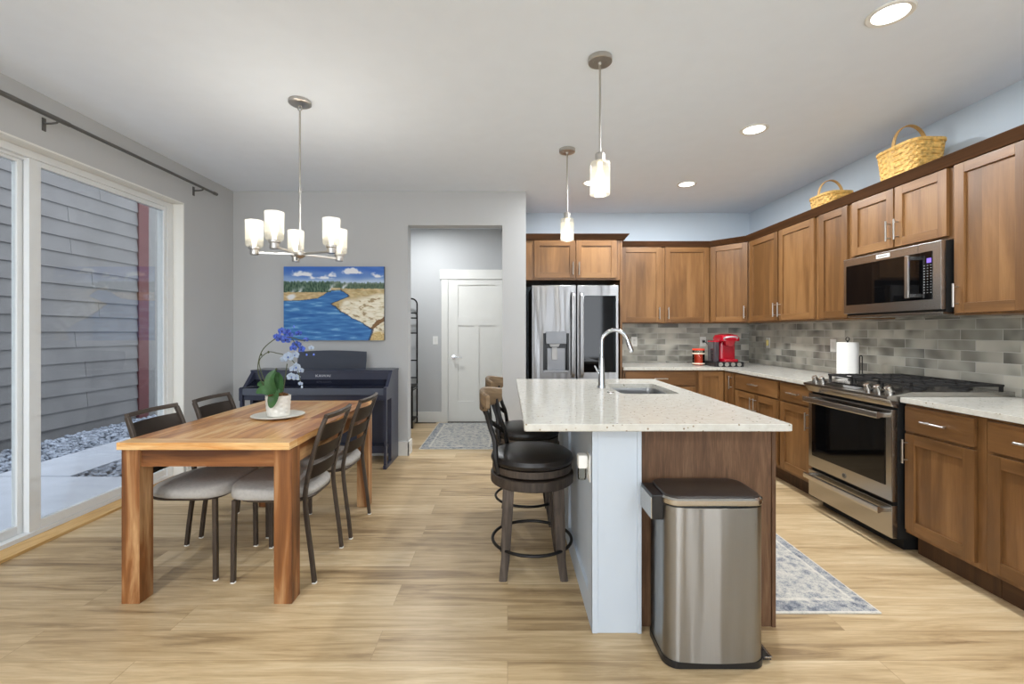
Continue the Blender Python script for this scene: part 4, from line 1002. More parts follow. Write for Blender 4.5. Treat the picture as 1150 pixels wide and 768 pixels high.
# ------------------------------------------------------------------ stools
def stool(cx, cy, label, turn):
    r = thing('counter_stool', label, 'stool', (cx, cy, 0), 'counter stools along the island')
    MB().lathe(cx, cy, [(0, .572), (.205, .572), (.220, .580), (.226, .598), (.220, .618), (.195, .634), (.13, .644), (0, .647)], 48).build('seat_cushion', M['leather'], r)
    MB().lathe(cx, cy, [(.10, .534), (.214, .534), (.217, .538), (.217, .571), (.10, .571)], 48, close=True).build('seat_ring', M['stoolwood'], r)
    MB().lathe(cx, cy, [(0, .522), (.12, .522), (.12, .535), (0, .535)], 24).build('swivel_plate', M['blackmetal'], r)
    MB().lathe(cx, cy, [(.12, .470), (.221, .470), (.226, .475), (.226, .520), (.221, .524), (.12, .524)], 48, close=True).build('apron_ring', M['stoolwood'], r)
    for sx in (-1, 1):
        for sy in (-1, 1):
            a = Vector((cx+sx*.128, cy+sy*.128, .50)); b_ = Vector((cx+sx*.145, cy+sy*.145, .10)); c = Vector((cx+sx*.158, cy+sy*.158, .0))
            bm = bmesh.new(); R = []
            for p, s_ in ((a, .030), ((a+b_)/2, .027), (b_, .022), (c, .020)):
                R.append([bm.verts.new((p.x+i*s_, p.y+j*s_, p.z)) for i, j in ((-1, -1), (1, -1), (1, 1), (-1, 1))])
            for A, B in zip(R, R[1:]):
                for k in range(4): bm.faces.new((A[k], A[(k+1) % 4], B[(k+1) % 4], B[k]))
            bm.faces.new(R[0]); bm.faces.new(R[-1][::-1]); bmesh.ops.recalc_face_normals(bm, faces=bm.faces)
            bmesh.ops.bevel(bm, geom=[e for e in bm.edges if abs((e.verts[0].co-e.verts[1].co).z) > .05], offset=.005, segments=2, affect='EDGES')
            o = MB(); o._fin(bm); o.build('leg', M['stoolwood'], r)
    MB().tube([(cx+.216*math.cos(2*PI*k/64), cy+.216*math.sin(2*PI*k/64), .150) for k in range(64)], .0085, 10, True).build('foot_ring', M['blackmetal'], r)
    # backrest on the side away from the island
    bm = bmesh.new(); st = []
    for j in range(25):
        a = math.radians(-46+92*j/24); q_ = 1-abs(j-12)/12
        ro, ri = .238, .214; ox = -.052
        top_, bot = .948+.020*math.sin(PI*j/24), .858-.004*q_+(.018*max(0, 1-q_*6))
        st.append([bm.verts.new((cx+ox-r_*math.cos(a), cy+r_*math.sin(a)*1.0, z)) for r_, z in ((ro-.004, bot), (ro, bot+.005), (ro, top_-.006), (ro-.006, top_), (ri+.006, top_), (ri, top_-.006), (ri, bot+.005), (ri+.004, bot))])
    for A, B in zip(st, st[1:]):
        for k in range(8): bm.faces.new((A[k], A[(k+1) % 8], B[(k+1) % 8], B[k]))
    bm.faces.new(st[0]); bm.faces.new(st[-1][::-1]); bmesh.ops.recalc_face_normals(bm, faces=bm.faces)
    o = MB(); o._fin(bm, 1); o.build('back_rail', M['railwood'], r)
    for s_ in (-1, 1):
        MB().tube(spline([(cx-.155, cy+s_*.145, .535), (cx-.170, cy+s_*.148, .62), (cx-.180, cy+s_*.130, .70), (cx-.208, cy+s_*.122, .78), (cx-.232, cy+s_*.136, .885)], 5), .01, 12, flat=(.017, .011), up=(1, 0, .15)).build('back_post', M['blackmetal'], r)
        MB().tube(spline([(cx-.183, cy+s_*.128, .695), (cx-.212, cy+s_*.06, .74), (cx-.240, cy-s_*.03, .80), (cx-.262, cy-s_*.085, .875)], 5), .01, 10, flat=(.012, .005), up=(1, 0, .15)).build('cross_bar', M['blackmetal'], r)
    for c_ in r.children:                                         # the seat is swivelled a little on its legs
        if c_.name.split('.')[0] in ('seat_cushion', 'seat_ring', 'back_rail', 'back_post', 'cross_bar'): c_.rotation_euler.z = turn
    return r
stool(.134, 2.515, 'round black leather counter stool with wood back, nearest to the camera', -.20)
stool(.134, 3.165, 'round black leather counter stool partly hidden behind the nearer stool', -.20)

# ------------------------------------------------------------------ dining table
tb = thing('dining_table', 'rectangular honey brown solid wood dining table with square legs', 'table', (-1.42, 2.77, 0))
TX0, TX1, TY0, TY1, TZ = -1.82, -1.015, 2.12, 3.415, .767
m = MB(); bw = .085; ym = 2.72
m.box(TX0, TX1, TY0, TY0+bw, TZ-.034, TZ, .002, 0).box(TX0, TX1, TY1-bw, TY1, TZ-.034, TZ, .002, 0)
for a, b_ in ((TY0+bw, ym-.0015), (ym+.0015, TY1-bw)):
    x = TX0; i = 0
    while x < TX1-.001:
        w_ = [.085, .10, .075, .11, .09, .07, .105, .095][i % 8]; x2 = min(TX1, x+w_)
        if TX1-x2 < .03: x2 = TX1
        m.box(x, x2, a, b_, TZ-.034, TZ, .0008, 1); x = x2; i += 1
m.build('tabletop', M['tabletop'], tb)
LW = .0855
for x in (TX0+.001, TX1-.001-LW):
    for y in (2.147, 3.33):
        MB().box(x, x+LW, y, y+LW, 0, TZ-.0345, .003, 2).build('leg', M['tableleg'], tb)
m = MB().box(TX0+LW, TX1-LW, 2.158, 2.18, .645, TZ-.0345, .001, 0).box(TX0+LW, TX1-LW, 3.385, 3.407, .645, TZ-.0345, .001, 0)
m.box(TX0+.012, TX0+.034, 2.147+LW, 3.33, .645, TZ-.0345, .001, 1).box(TX1-.034, TX1-.012, 2.147+LW, 3.33, .645, TZ-.0345, .001, 1)
m.build('apron', M['tableleg'], tb)
m = MB()
for sx, x in ((1, TX0+LW), (-1, TX1-LW)):
    for sy, y in ((1, 2.147+LW), (-1, 3.33)):
        m.prism([(x-sx*.05, y+sy*.06), (x+sx*.07, y-sy*.05), (x+sx*.09, y-sy*.05), (x-sx*.05, y+sy*.085)], 2, .66, TZ-.035)
m.build('corner_brace', M['tableleg'], tb)

# ------------------------------------------------------------------ dining chairs (local +X is the front)
def make_chair(label):
    r = thing('dining_chair', label, 'chair', (0, 0, 0), 'grey cushioned metal chairs around the dining table')
    # cushion
    m = MB(); bm = bmesh.new(); R = []
    def cush(f, z):
        out = []
        for k in range(48):
            th = 2*PI*k/48; c, s_ = math.cos(th), math.sin(th); e = .62
            x = .222*f*math.copysign(abs(c)**e, c)+.028; wv_ = .218+.016*c
            out.append(bm.verts.new((x, wv_*f*math.copysign(abs(s_)**e, s_), z+.012*(x/.2)*(1 if z > .45 else 0))))
        return out
    for f, z in ((.93, .424), (.985, .430), (1.0, .446), (.992, .464), (.94, .478), (.77, .488), (.45, .493), (.1, .495)): R.append(cush(f, z))
    for A, B in zip(R, R[1:]):
        for k in range(48): bm.faces.new((A[k], A[(k+1) % 48], B[(k+1) % 48], B[k]))
    bm.faces.new(R[0]); bm.faces.new(R[-1]); bmesh.ops.recalc_face_normals(bm, faces=bm.faces); m._fin(bm)
    m.build('seat', M['fabric'], r, ang=60)
    fr_ = [(.19*math.copysign(abs(math.cos(2*PI*k/32))**.5, math.cos(2*PI*k/32))+.012, .185*math.copysign(abs(math.sin(2*PI*k/32))**.5, math.sin(2*PI*k/32)), .418) for k in range(32)]
    MB().tube(fr_, .010, 8, True).build('seat_frame', M['bronze'], r)
    for s_ in (-1, 1):
        MB().tube([(.192, s_*.185, .421), (.196, s_*.187, .2), (.198, s_*.188, .006)], .0125, 12, flat=(.0125, .011), up=(1, 0, 0)).build('front_leg', M['bronze'], r)
        MB().cyl((.198, s_*.188, 0), (.198, s_*.188, .007), .0135, seg=12).build('foot_glide', M['outlet'], r)
        MB().tube(spline([(-.218, s_*.190, .006), (-.203, s_*.190, .14), (-.182, s_*.190, .30), (-.170, s_*.188, .42), (-.176, s_*.186, .50), (-.205, s_*.183, .64), (-.240, s_*.180, .76), (-.270, s_*.176, .838)], 4), .012, 12, flat=(.0125, .010), up=(1, 0, 0)).build('back_post', M['bronze'], r)
        MB().cyl((-.218, s_*.190, 0), (-.218, s_*.190, .007), .0135, seg=12).build('foot_glide', M['outlet'], r)
    def bow(y, b_=.045): return -b_*(1-(y/.18)**2)
    MB().tube([(-.270+bow(y, .022), y, .846) for y in [-.180+.36*i/14 for i in range(15)]], .0115, 12, flat=(.012, .010), up=(1, 0, .3)).build('top_rail', M['bronze'], r)
    def px_(z):                                                   # post x at a height
        pts = [(.42, -.170), (.50, -.176), (.64, -.205), (.76, -.240), (.838, -.270)]
        for (a, xa), (b_, xb) in zip(pts, pts[1:]):
            if z <= b_: return xa+(xb-xa)*(z-a)/(b_-a)
        return -.270
    for z0, z1 in ((.715, .802), (.618, .690), (.520, .592)):
        rows = [[(px_(z)+bow(y, .03), y, z) for y in [-.178+.356*i/14 for i in range(15)]] for z in (z0, (z0+z1)/2, z1)]
        MB().grid(rows, .005).build('back_slat', M['bronze'], r)
    return r
ch = make_chair('grey cushioned metal dining chair at left near side, beside the sliding door')
spots = [((-1.706, 2.545), 0, None), ((-1.690, 3.030), 0, 'grey cushioned metal dining chair at left far side, nearest to the piano keys left end'),
         ((-1.205, 2.520), PI, 'grey cushioned metal dining chair on right side, nearest to the camera'),
         ((-1.190, 3.017), PI, 'grey cushioned metal dining chair on right side, far one before the piano')]
for (x, y), a, lb in spots:
    o = ch if lb is None else copy_tree(ch)
    o.location = (x, y, 0); o.rotation_euler = (0, 0, a)
    if lb: o['label'] = lb

# ------------------------------------------------------------------ plate and orchid
PX, PY = -1.393, 2.77
tag(MB().lathe(PX, PY, [(0, TZ+.0005), (.10, TZ+.0005), (.148, TZ+.011), (.150, TZ+.014), (.146, TZ+.016), (.10, TZ+.007), (0, TZ+.006)], 48).build('serving_plate', M['plate']), 'round cream plate under the orchid pot on the dining table', 'plate')
orc = thing('potted_orchid', 'blue and white orchid in a white ceramic pot on the dining table', 'orchid', (PX, PY, TZ+.0065))
pz = TZ+.0068
bm = bmesh.new(); R = []
for j, z in enumerate([pz+.002+.121*i/9 for i in range(10)]):
    rr = .062+.008*j/9
    R.append([bm.verts.new((PX+.0+(rr+.0022*(1 if (k//4+j) % 2 else -1))*math.cos(2*PI*k/48), PY+(rr+.0022*(1 if (k//4+j) % 2 else -1))*math.sin(2*PI*k/48), z)) for k in range(48)])
for A, B in zip(R, R[1:]):
    for k in range(48): bm.faces.new((A[k], A[(k+1) % 48], B[(k+1) % 48], B[k]))
bm.faces.new(R[0]); bmesh.ops.recalc_face_normals(bm, faces=bm.faces); bmesh.ops.solidify(bm, geom=list(bm.faces), thickness=.005)
o = MB(); o._fin(bm); o.build('pot', M['pot'], orc, ang=30)
m = MB().lathe(PX, PY, [(0, pz+.10), (.063, pz+.10), (.06, pz+.115), (.04, pz+.125), (0, pz+.13)], 24)
for _ in range(60):
    a, q_ = rg.uniform(0, 6.28), rg.uniform(0, .055); m.ball((PX+q_*math.cos(a), PY+q_*math.sin(a), pz+.118+rg.uniform(0, .012)), rg.uniform(.005, .010), sub=1)
m.build('moss', M['moss'], orc)
def cp(x, y, d=0):                                               # picture crop point to a point on the plant
    return at(270+x/5.91, 350+y/5.91, PY+d)
def leaf(ctrl, width, droop=.0):
    P = spline(ctrl, 6); n = len(P); rows = []
    for i, p in enumerate(P):
        t = (P[min(i+1, n-1)]-P[max(i-1, 0)]).normalized(); sd_ = t.cross(Vector((0, -1, .25))).normalized(); f = i/(n-1)
        w_ = width*math.sin(PI*min(1, .12+f*.88))**.6+.001; nrm = sd_.cross(t)
        rows.append([p+sd_*w_*s_+nrm*(abs(s_)*w_*.28) for s_ in (-1, -.6, -.25, 0, .25, .6, 1)])
    return MB().grid(rows, .002).build('leaf', M['leaf'], orc, ang=60)
leaf([cp(232, 545, .0), cp(205, 500, -.015), cp(200, 440, -.02), cp(235, 385, -.01)], .030)
leaf([cp(245, 545, .01), cp(250, 500, .015), cp(255, 450, .02), cp(238, 400, .03)], .034)
leaf([cp(230, 548, 0), cp(190, 525, -.02), cp(145, 520, -.03), cp(103, 540, -.03)], .026)
leaf([cp(225, 548, 0), cp(180, 510, .03), cp(140, 480, .05), cp(112, 485, .06)], .020)
leaf([cp(228, 545, -.03), cp(225, 560, -.075), cp(212, 600, -.088), cp(198, 640, -.088)], .030)
leaf([cp(250, 548, 0), cp(270, 520, .01), cp(278, 500, .02), cp(282, 480, .03)], .014)
s1 = spline([cp(205, 545), cp(150, 480), cp(118, 400), cp(122, 320), cp(150, 250), cp(205, 198), cp(262, 168, -.01), cp(340, 172, -.02), cp(395, 188, -.02), cp(435, 188, -.02)], 6)
s2 = spline([cp(215, 545), cp(165, 470), cp(132, 380), cp(128, 318), cp(185, 268, .02), cp(245, 276, .02), cp(290, 288, .02), cp(350, 330, .01), cp(385, 400, 0), cp(400, 480, -.01)], 6)
MB().tube(s1, .0028, 8).build('flower_stem', M['stem'], orc); MB().tube(s2, .0026, 8).build('flower_stem', M['stem'], orc)
MB().tube([cp(285, 530, .01), cp(298, 430, .01), cp(310, 345, .015)], .0028, 8).build('support_stake', M['stem'], orc)
MB().tube(spline([cp(345, 180, -.02), cp(370, 220, -.02), cp(420, 265, -.02), cp(468, 262, -.02)], 5), .002, 8).build('flower_stem', M['stem'], orc)
def flower(c, s_, mat, yaw, pitch, core):
    m = MB(); R_ = Matrix.Translation(c) @ Matrix.Rotation(yaw, 4, 'Z') @ Matrix.Rotation(pitch, 4, 'X')
    m.fr = R_
    for ang, ln, wd in ((90, 1, .42), (210, 1, .40), (330, 1, .40), (18, 1.05, .62), (162, 1.05, .62)):
        a = math.radians(ang); rows = []
        for i in range(6):
            f = i/5; l = s_*ln*f; w_ = s_*wd*math.sin(PI*(.08+.88*f))**.7; y = -s_*.16*math.sin(PI*f)+s_*.10*f
            rows.append([(l*math.cos(a)-w_*q_*math.sin(a), y+abs(q_)*s_*.06, l*math.sin(a)+w_*q_*math.cos(a)) for q_ in (-1, -.5, 0, .5, 1)])
        m.grid(rows, .0008)
    o = m.build('flower', mat, orc, ang=60)
    MB(R_).ball((0, -s_*.14, -s_*.08), s_*.16, 1, 1.2, 1.3, 1).build('flower_lip', core, o)
rp = random.Random(11)
core_b = plain('violet_lip', (40, 40, 120), .5); core_w = plain('blue_lip', (84, 120, 190), .5)
for x, y, s_ in ((262, 178, .021), (300, 186, .021), (276, 130, .018), (315, 138, .018), (240, 165, .014), (385, 145, .015), (372, 222, .020), (350, 242, .016), (405, 250, .018), (330, 155, .014), (434, 186, .012)):
    flower(cp(x, y, rp.uniform(-.03, .0)), s_*1.38, M['bluepetal'], rp.uniform(-.6, .8), rp.uniform(-.3, .4), core_b)
for x, y, s_ in ((318, 300, .024), (292, 315, .018), (362, 288, .019), (372, 368, .022), (350, 380, .016), (398, 390, .015), (338, 432, .019), (370, 438, .017), (470, 240, .012), (398, 478, .011), (325, 425, .013)):
    flower(cp(x, y, rp.uniform(-.02, .01)), s_*1.35, M['whitepetal'], rp.uniform(-.5, .8), rp.uniform(-.3, .3), core_w)
for x, y, mt in ((440, 285, 'bluepetal'), (486, 285, 'bluepetal'), (408, 500, 'whitepetal'), (355, 98, 'bluepetal'), (238, 382, 'stem'), (186, 268, 'stem'), (138, 285, 'stem')):
    MB().ball(cp(x, y, -.01), .006, 1, 1, 1.3).build('bud', M[mt], orc)

# ------------------------------------------------------------------ piano
pn = thing('digital_piano', 'dark navy upright digital piano against the wall under the painting', 'piano', (-1.81, 4.5, 0))
PX0, PX1 = -2.497, -1.126; sp = .03
prof_top = [(4.235, .640), (4.235, .752), (4.25, .762), (4.30, .762), (4.43, .880), (4.445, .905), (4.70, .905), (4.70, .0), (4.42, .0), (4.42, .640)]
for x in (PX0, PX1-sp):
    m = MB().prism(prof_top, 0, x, x+sp, .002).box(x+.003, x+sp-.003, 4.245, 4.285, .03, .645, .002).box(x, x+sp, 4.235, 4.43, 0, .035, .002)
    m.build('side_panel', M['piano'], pn)
MB().box(PX0+sp, PX1-sp, 4.262, 4.69, .640, .700, .003).build('keybed', M['piano'], pn)
MB().box(PX0+sp, PX1-sp, 4.240, 4.262, .690, .752, .004).build('key_slip', M['pianostand'], pn)
MB().prism([(4.250, .700), (4.250, .757), (4.30, .762), (4.445, .815), (4.445, .700)], 0, PX0+sp, PX1-sp, .002).build('fallboard', M['pianogloss'], pn)
MB().box(PX0+sp, PX1-sp, 4.448, 4.69, .700, .888, .002).build('name_board', M['piano'], pn)
MB().box(PX0-.004, PX1+.004, 4.435, 4.705, .889, .908, .003).build('lid', M['piano'], pn)
MB().box(PX0+sp, PX1-sp, 4.60, 4.625, .12, .640, .002).box(PX0+sp, PX1-sp, 4.50, 4.63, .08, .15, .003).build('back_panel', M['piano'], pn)
for i in range(3): MB().box(-1.87+i*.06, -1.83+i*.06, 4.36, 4.50, .085, .095, .003).build('pedal', M['nickel'], pn)
n = 24; rows = []
for z, dy in ((.906, 0), (.99, .03), (1.0, .035)):
    rows.append([(-2.10+.69*i/n, 4.53+dy, z+(.082+.012*math.sin(PI*i/n) if z > .995 else 0)) for i in range(n+1)])
MB().grid(rows, .012).build('music_stand', M['pianostand'], pn)
text_mesh('KAWAI', .034, (-1.80, 4.4475, .850), Matrix.Rotation(PI/2, 3, 'X'), .0005, 'lettering', M['silver'], pn, sx=1.35)

# ------------------------------------------------------------------ painting
def painting():
    X0_, X1_, Z0_, Z1_ = -2.300, -1.268, 1.192, 1.950; Yp = 4.683
    r = thing('landscape_painting', 'unframed canvas painting of a blue river, trees and pale bank above piano', 'painting', ((X0_+X1_)/2, YD-.02, Z0_))
    MB().box(X0_, X1_, Yp+.0005, YD-.001, Z0_, Z1_, .002).build('canvas', plain('dark_canvas_edge', (58, 62, 74), .8), r)
    nx, nz = 300, 220
    def nz_(x, y, s_=1, o=0): return noise.noise(Vector((x*s_, y*s_, o)))
    def mix(a, b_, t):
        t = max(0, min(1, t)); return tuple(a[i]+(b_[i]-a[i])*t for i in range(3))
    def px(u, v):                                                 # u right, v down, both 0..1
        x, y = u*850, v*640
        j = 12*nz_(u, v, 9)+8*nz_(u, v, 24)+5*nz_(u, v, 60, 3)
        # edges of the river
        lb = [(0, 292), (120, 290), (200, 282), (290, 270), (340, 240), (390, 205), (460, 200)]
        rb = [(200, 470), (245, 540), (300, 510), (335, 405), (400, 480), (430, 540), (500, 660), (540, 745), (640, 740)]
        hor = 205
        def interp(pts, q_):
            for (a, b_), (c, d) in zip(pts, pts[1:]):
                if a <= q_ <= c: return b_+(d-b_)*(q_-a)/(c-a)
            return pts[0][1] if q_ < pts[0][0] else pts[-1][1]
        ry = interp([(195, 480), (215, 505), (235, 540), (252, 556), (264, 545), (280, 505), (300, 455), (318, 412), (328, 400), (342, 418), (365, 455), (385, 486), (410, 515), (430, 545), (450, 580), (470, 625), (495, 680), (520, 725), (545, 756), (575, 750), (600, 738), (640, 725)], y+.6*j)+.7*j
        ly = interp(lb, x+j)
        tree_top = 128+14*nz_(u, 0, 40, 7)+10*nz_(u, 0, 90, 2)+(12 if x > 480 else 0); tree_bot = 222-(30 if x > 400 else 0)+(6*nz_(u, 0, 30))
        if y < tree_top+8*nz_(u, v, 30):
            c = mix((62, 108, 190), (186, 204, 226), (y/140)**1.8+.25*nz_(u, v*3, 6, 1))
            for cx, cy, rx, ry_ in ((145, 70, 95, 26), (400, 80, 75, 24), (575, 50, 100, 30), (790, 85, 60, 22), (320, 100, 90, 16)):
                d = math.hypot((x-cx)/rx, (y-cy)/(ry_*(1.4 if y < cy else .6)))+.75*nz_(u, v, 13, 5)+.3*nz_(u, v, 40, 5)
                if d < 1: c = mix(c, (232, 234, 240), (1-d)*2.2)
            return c
        if y < tree_bot and not (y > 185 and 400 < x < 480+j):
            g_ = nz_(u, v*.3, 70, 4)+.4*nz_(u, v, 40)
            c = mix((44, 72, 58), (104, 126, 104), .45+.9*g_)
            if x > 430: c = mix(c, (110, 120, 96), .4)
            c = mix(c, (140, 160, 170), max(0, 1-(y-tree_top)/16)*.6)
            for sx, sy in ((60, 240), (400, 190), (510, 180), (130, 220)):
                d = abs((x-sx)-(sy-y)*.7+14*nz_(u, v, 20))/(20+max(0, sy-y)*.35)
                if d < 1 and y < sy+20: c = mix(c, (222, 226, 230), (1-d)*1.1*max(0, 1-abs(y-sy)/60))
            return c
        water = (y > ly+3) and (x < ry) if y > 196 else False
        if water:
            st = nz_(u*1.2, v*7, 4, 9)+.6*nz_(u*2.5, v*18, 5, 2)
            c = mix((38, 92, 160), (92, 152, 204), .45+.6*st)
            if st > .5: c = mix(c, (160, 200, 226), .4)
            if ry-x < 12 or y-ly < 8: c = mix(c, (42, 48, 66), .6)
            return c
        if y > 225 and x < 420 and y <= ly+3:
            c = mix((176, 150, 104), (214, 190, 146), .5+.8*nz_(u, v*2, 22))
            d = math.hypot((x-62-(275-y)*.5)/40, (y-268)/44)+.6*nz_(u, v, 16)
            return mix(c, (226, 228, 230), (1-d)*1.6 if d < 1 else 0)
        # right bank
        s_ = nz_(u*1.0+v*1.1, v*2.2-u*1.2, 9, 8)+.5*nz_(u+v, v*2-u, 30, 1)
        upt = (262+(760-x)*.12+26*nz_(u, v, 9, 6)-y)/34+.5
        c = mix(mix((238, 232, 214), (206, 184, 140), .10+1.0*s_), mix((168, 146, 100), (212, 190, 144), .5+.9*s_), upt)
        c = mix(c, (196, 186, 150), max(0, nz_(u*3, v*9, 6, 4))*1.1)
        c = mix(c, mix((158, 132, 84), (206, 184, 134), .5+s_), max(0, min(1, (505-x+2*j)/45)) if y > 290 else 0)
        if s_ > .38 and y > 270: c = mix(c, (120, 98, 66), .5)
        if x > 730 and 430 < y < 560 and abs((y-500)+(x-790)*.7+j) < 20+j*.4: c = (132, 98, 62)
        c = mix(c, mix((190, 160, 104), (226, 204, 150), .5+nz_(u, v, 60)), max(0, min(1, (y-565+2*j)/25)) if x > 700 else 0)
        if 0 < x-ry < 8: c = mix(c, (60, 56, 54), .6)
        return c
    me = bpy.data.meshes.new('painted_surface')
    vs = []; cs = []
    for j in range(nz+1):
        for i in range(nx+1):
            u, v = i/nx, j/nz
            vs.append((X0_+(X1_-X0_)*u, Yp, Z1_-(Z1_-Z0_)*v)); c = px(u, v); cs.extend(lin(c))
    loc = rootloc(r); vs = [tuple(Vector(p)-loc) for p in vs]
    fs = [(j*(nx+1)+i, (j+1)*(nx+1)+i, (j+1)*(nx+1)+i+1, j*(nx+1)+i+1) for j in range(nz) for i in range(nx)]
    me.from_pydata(vs, [], fs); at_ = me.color_attributes.new('paint', 'FLOAT_COLOR', 'POINT'); at_.data.foreach_set('color', cs)
    mt, nt, b = nodes('oil_paint'); ca = N(nt, 'ShaderNodeVertexColor', layer_name='paint'); nt.links.new(ca.outputs[0], b.inputs['Base Color'])
    setp(b, rough=.5, spec=.3); bump(nt, b, noise_t(nt, coord(nt), 90, 4).outputs[0], .25, .002)
    me.materials.append(mt); o = bpy.data.objects.new('painted_surface', me); COL.objects.link(o); o.parent = r
painting()

# ------------------------------------------------------------------ hall tree
ht = thing('hall_tree', 'black metal hall rack with arched top just inside the hall opening', 'hall rack', (-1.6, 6.25, 0))
yb, yf = 6.36, 6.02; xr, xl = -1.262, -1.93
top_pts = [(xr, yb, .02), (xr, yb, 1.66)]+[(xr-.08+.08*math.cos(a), yb, 1.66+.08*math.sin(a)) for a in [PI/2*i/6 for i in range(1, 7)]]+[(xl+.08-.08*math.sin(a), yb, 1.66+.08*math.cos(a)) for a in [PI/2*i/6 for i in range(0, 7)]]+[(xl, yb, .02)]
MB().tube(top_pts, .011, 10).build('back_frame', M['blackmetal'], ht)
for z in (1.54, 1.47, .88, .64, 1.26): MB().cyl((xl, yb, z), (xr, yb, z), .009, seg=10).build('cross_bar', M['blackmetal'], ht)
for x in (xl, xr): 
    MB().box(x-.012, x+.012, yf-.012, yf+.012, 0, .54, .002).build('bench_leg', M['blackmetal'], ht)
    MB().cyl((x, yf, .10), (x, yb, .10), .009, seg=10).cyl((x, yf, .50), (x, yb, .50), .009, seg=10).build('side_bar', M['blackmetal'], ht)
MB().box(xl-.012, xr+.012, yf-.015, yb-.012, .525, .56, .004).build('bench_seat', M['blackmetal'], ht)
MB().box(xl, xr, yf, yb-.012, .09, .105, .002).build('shoe_shelf', M['blackmetal'], ht)
fv = thing('floor_register', 'small bronze floor vent at the foot of the hall wall', 'floor vent', (-1.15, 6.385, 0))
m = MB().box(-1.30, -1.0, 6.36, 6.43, 0.0005, .004, .001); m.build('flange', M['bronze'], fv)
m = MB()
for i in range(18): m.box(-1.285+i*.0155, -1.278+i*.0155, 6.37, 6.42, .004, .0055)
m.build('louvres', M['darkgap'], fv)

# ------------------------------------------------------------------ lamps
def point(name, loc, power, col, par, rad=.03):
    d = bpy.data.lights.new(name, 'POINT'); d.energy = power; d.color = col; d.shadow_soft_size = rad
    o = bpy.data.objects.new(name, d); COL.objects.link(o); o.parent = par; o.location = Vector(loc)-rootloc(par); return o
WARM = (1.0, .93, .82)
def glass_shade(x, y, z0, h, r0, r1, par, band):
    """frosted tumbler with a clear seeded band"""
    zb = z0+h*band
    if band < .5:
        sd_ = MB().lathe(x, y, [(r0+(r1-r0)*band, zb), (r1, z0+h), (r1-.003, z0+h), (r0-.003+(r1-r0)*band, zb)], 40, close=True).build('lamp_shade', M['frost'], par)
        MB().lathe(x, y, [(0, z0), (r0-.006, z0), (r0, z0+.008), (r0+(r1-r0)*band, zb), (r0-.003+(r1-r0)*band, zb), (r0-.003, z0+.009), (r0-.008, z0+.004), (0, z0+.004)], 40).build('seeded_band', M['seeded'], sd_)
    else:
        sd_ = MB().lathe(x, y, [(r0, z0), (r0+.001, z0+.004), (r1, zb), (r1-.003, zb), (r0-.003, z0+.004)], 40, close=True).build('lamp_shade', M['frost'], par)
        MB().lathe(x, y, [(r1, zb), (r1, z0+h-.006), (r1-.006, z0+h), (.02, z0+h), (.02, z0+h-.003), (r1-.007, z0+h-.003), (r1-.003, z0+h-.008), (r1-.003, zb)], 40, close=True).build('seeded_band', M['seeded'], sd_)
    return sd_
def pendant(x, y, label):
    r = thing('pendant_light', label, 'pendant light', (x, y, CZ), 'pendant lights over the island')
    MB().lathe(x, y, [(0, CZ-.0005), (.062, CZ-.0005), (.063, CZ-.004), (.063, CZ-.024), (.060, CZ-.027), (0, CZ-.027)], 40).build('canopy', M['nickel'], r)
    for s_ in (-1, 1): MB().ball((x+s_*.035, y-.01, CZ-.028), .004, 1, 1, .8, 1).build('canopy_screw', M['nickel'], r)
    MB().cyl((x, y, 2.22), (x, y, CZ-.026), .0055, seg=12).ball((x, y, CZ-.03), .011).build('rod', M['nickel'], r)
    MB().lathe(x, y, [(0, 2.178), (.026, 2.178), (.026, 2.222), (.022, 2.227), (0, 2.228)], 24).build('socket', M['nickel'], r)
    glass_shade(x, y, 2.008, .172, .051, .053, r, .80)
    MB().lathe(x, y, [(0, 2.055), (.018, 2.062), (.026, 2.085), (.022, 2.115), (.013, 2.14), (.013, 2.178), (0, 2.178)], 20).build('bulb', M['bulb'], r)
    point('pendant_glow', (x, y, 2.03), PEND_W, WARM, r, .035)
pendant(.490, 2.415, 'glass cylinder pendant lamp nearer the camera, above the island')
pendant(.474, 3.625, 'glass cylinder pendant lamp farther back, in front of the refrigerator cabinet')

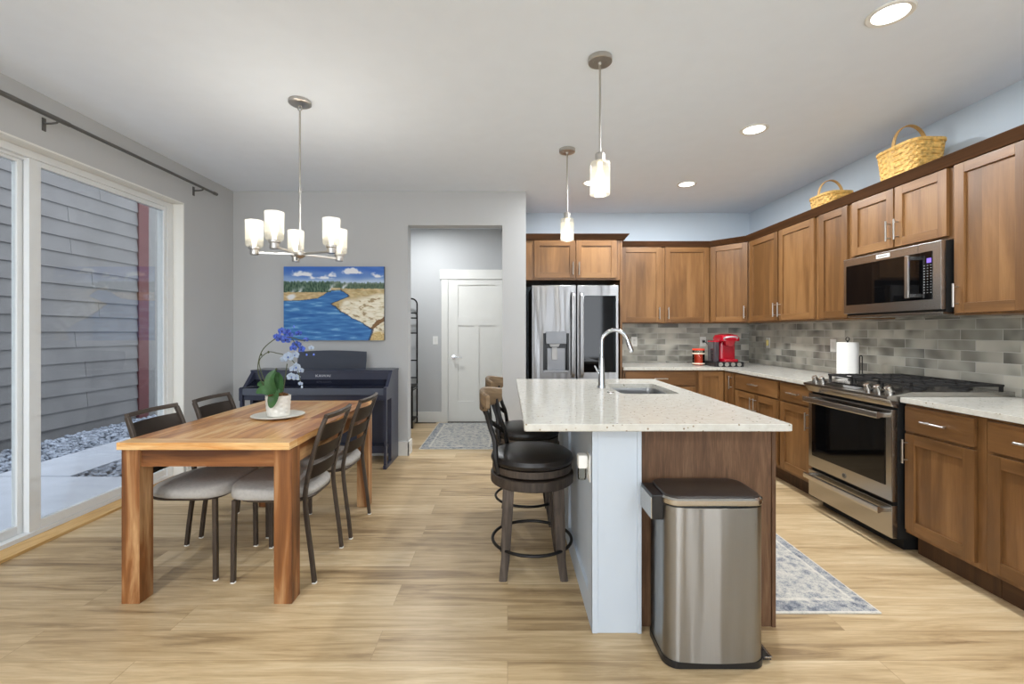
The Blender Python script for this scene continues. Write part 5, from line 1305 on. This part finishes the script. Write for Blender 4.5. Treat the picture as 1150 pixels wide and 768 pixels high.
HX, HY = -1.306, 2.868
chn = thing('chandelier', 'five-light brushed nickel chandelier above the dining table', 'chandelier', (HX, HY, CZ))
MB().lathe(HX, HY, [(0, CZ-.0005), (.067, CZ-.0005), (.068, CZ-.005), (.068, CZ-.018), (.055, CZ-.026), (0, CZ-.028)], 40).build('canopy', M['nickel'], chn)
MB().tube([(HX+.012*math.cos(a*PI/6), HY, CZ-.045+.016*math.sin(a*PI/6)) for a in range(12)], .0035, 8, True).build('loop', M['nickel'], chn)
MB().cyl((HX, HY, 1.78), (HX, HY, CZ-.06), .006, seg=12).cyl((HX, HY, 2.16), (HX, HY, 2.19), .0085, seg=12).build('rod', M['nickel'], chn)
MB().lathe(HX, HY, [(0, 1.742), (.012, 1.744), (.030, 1.755), (.034, 1.76), (.034, 1.782), (.012, 1.79), (.010, 1.83), (0, 1.83)], 32).build('hub', M['nickel'], chn)
for i in range(5):
    a = math.radians(264-72*i); x, y = HX+.262*math.cos(a), HY+.262*math.sin(a)
    am = MB().tube([(HX+.02*math.cos(a), HY+.02*math.sin(a), 1.770), (x, y, 1.770)], .0055, 10, flat=(.0045, .007), up=(0, 0, 1)).build('arm', M['nickel'], chn)
    MB().lathe(x, y, [(0, 1.757), (.024, 1.757), (.025, 1.760), (.025, 1.788), (.032, 1.792), (.032, 1.806), (0, 1.806)], 28).build('socket', M['nickel'], am)
    s_ = glass_shade(x, y, 1.806, .160, .050, .052, chn, .24)
    MB().lathe(x, y, [(0, 1.811), (.011, 1.811), (.012, 1.835), (.023, 1.868), (.024, 1.888), (.014, 1.91), (0, 1.915)], 20).build('bulb', M['bulb'], s_)
    point('chandelier_glow', (x, y, 1.955), CHAN_W, WARM, chn, .03)

for i, (x, y) in enumerate(CAN_SPOTS):
    lb = ['recessed ceiling downlight nearest the top right picture corner', 'recessed ceiling downlight above the aisle, second from the top right', 'recessed ceiling downlight farthest back before the corner cabinets', 'recessed ceiling downlight just behind the nearer pendant'][i] if i < 4 else ('added unseen ceiling downlight brightening the hall' if y > 5 else 'added unseen ceiling downlight over the living area behind the photographer')
    r = thing('recessed_light', lb, 'ceiling light', (x, y, CZ), 'recessed downlights' if i < 4 or y > 5 else 'added downlights behind the photographer')
    MB().lathe(x, y, [(.070, CZ-.0005), (.094, CZ-.0005), (.094, CZ-.004), (.088, CZ-.008), (.074, CZ-.007), (.070, CZ-.004)], 40, close=True).build('trim_ring', M['white'], r)
    MB().lathe(x, y, [(0, CZ-.001), (.072, CZ-.001), (.070, CZ-.005), (0, CZ-.005)], 40).build('lens', M['canlight'], r)
    area('downlight_glow', (0, 0, -.012), (0, 0, 0), .13, .13, CAN_W, (.94, .97, 1.0), parent=r, shape='DISK', spread=PI)
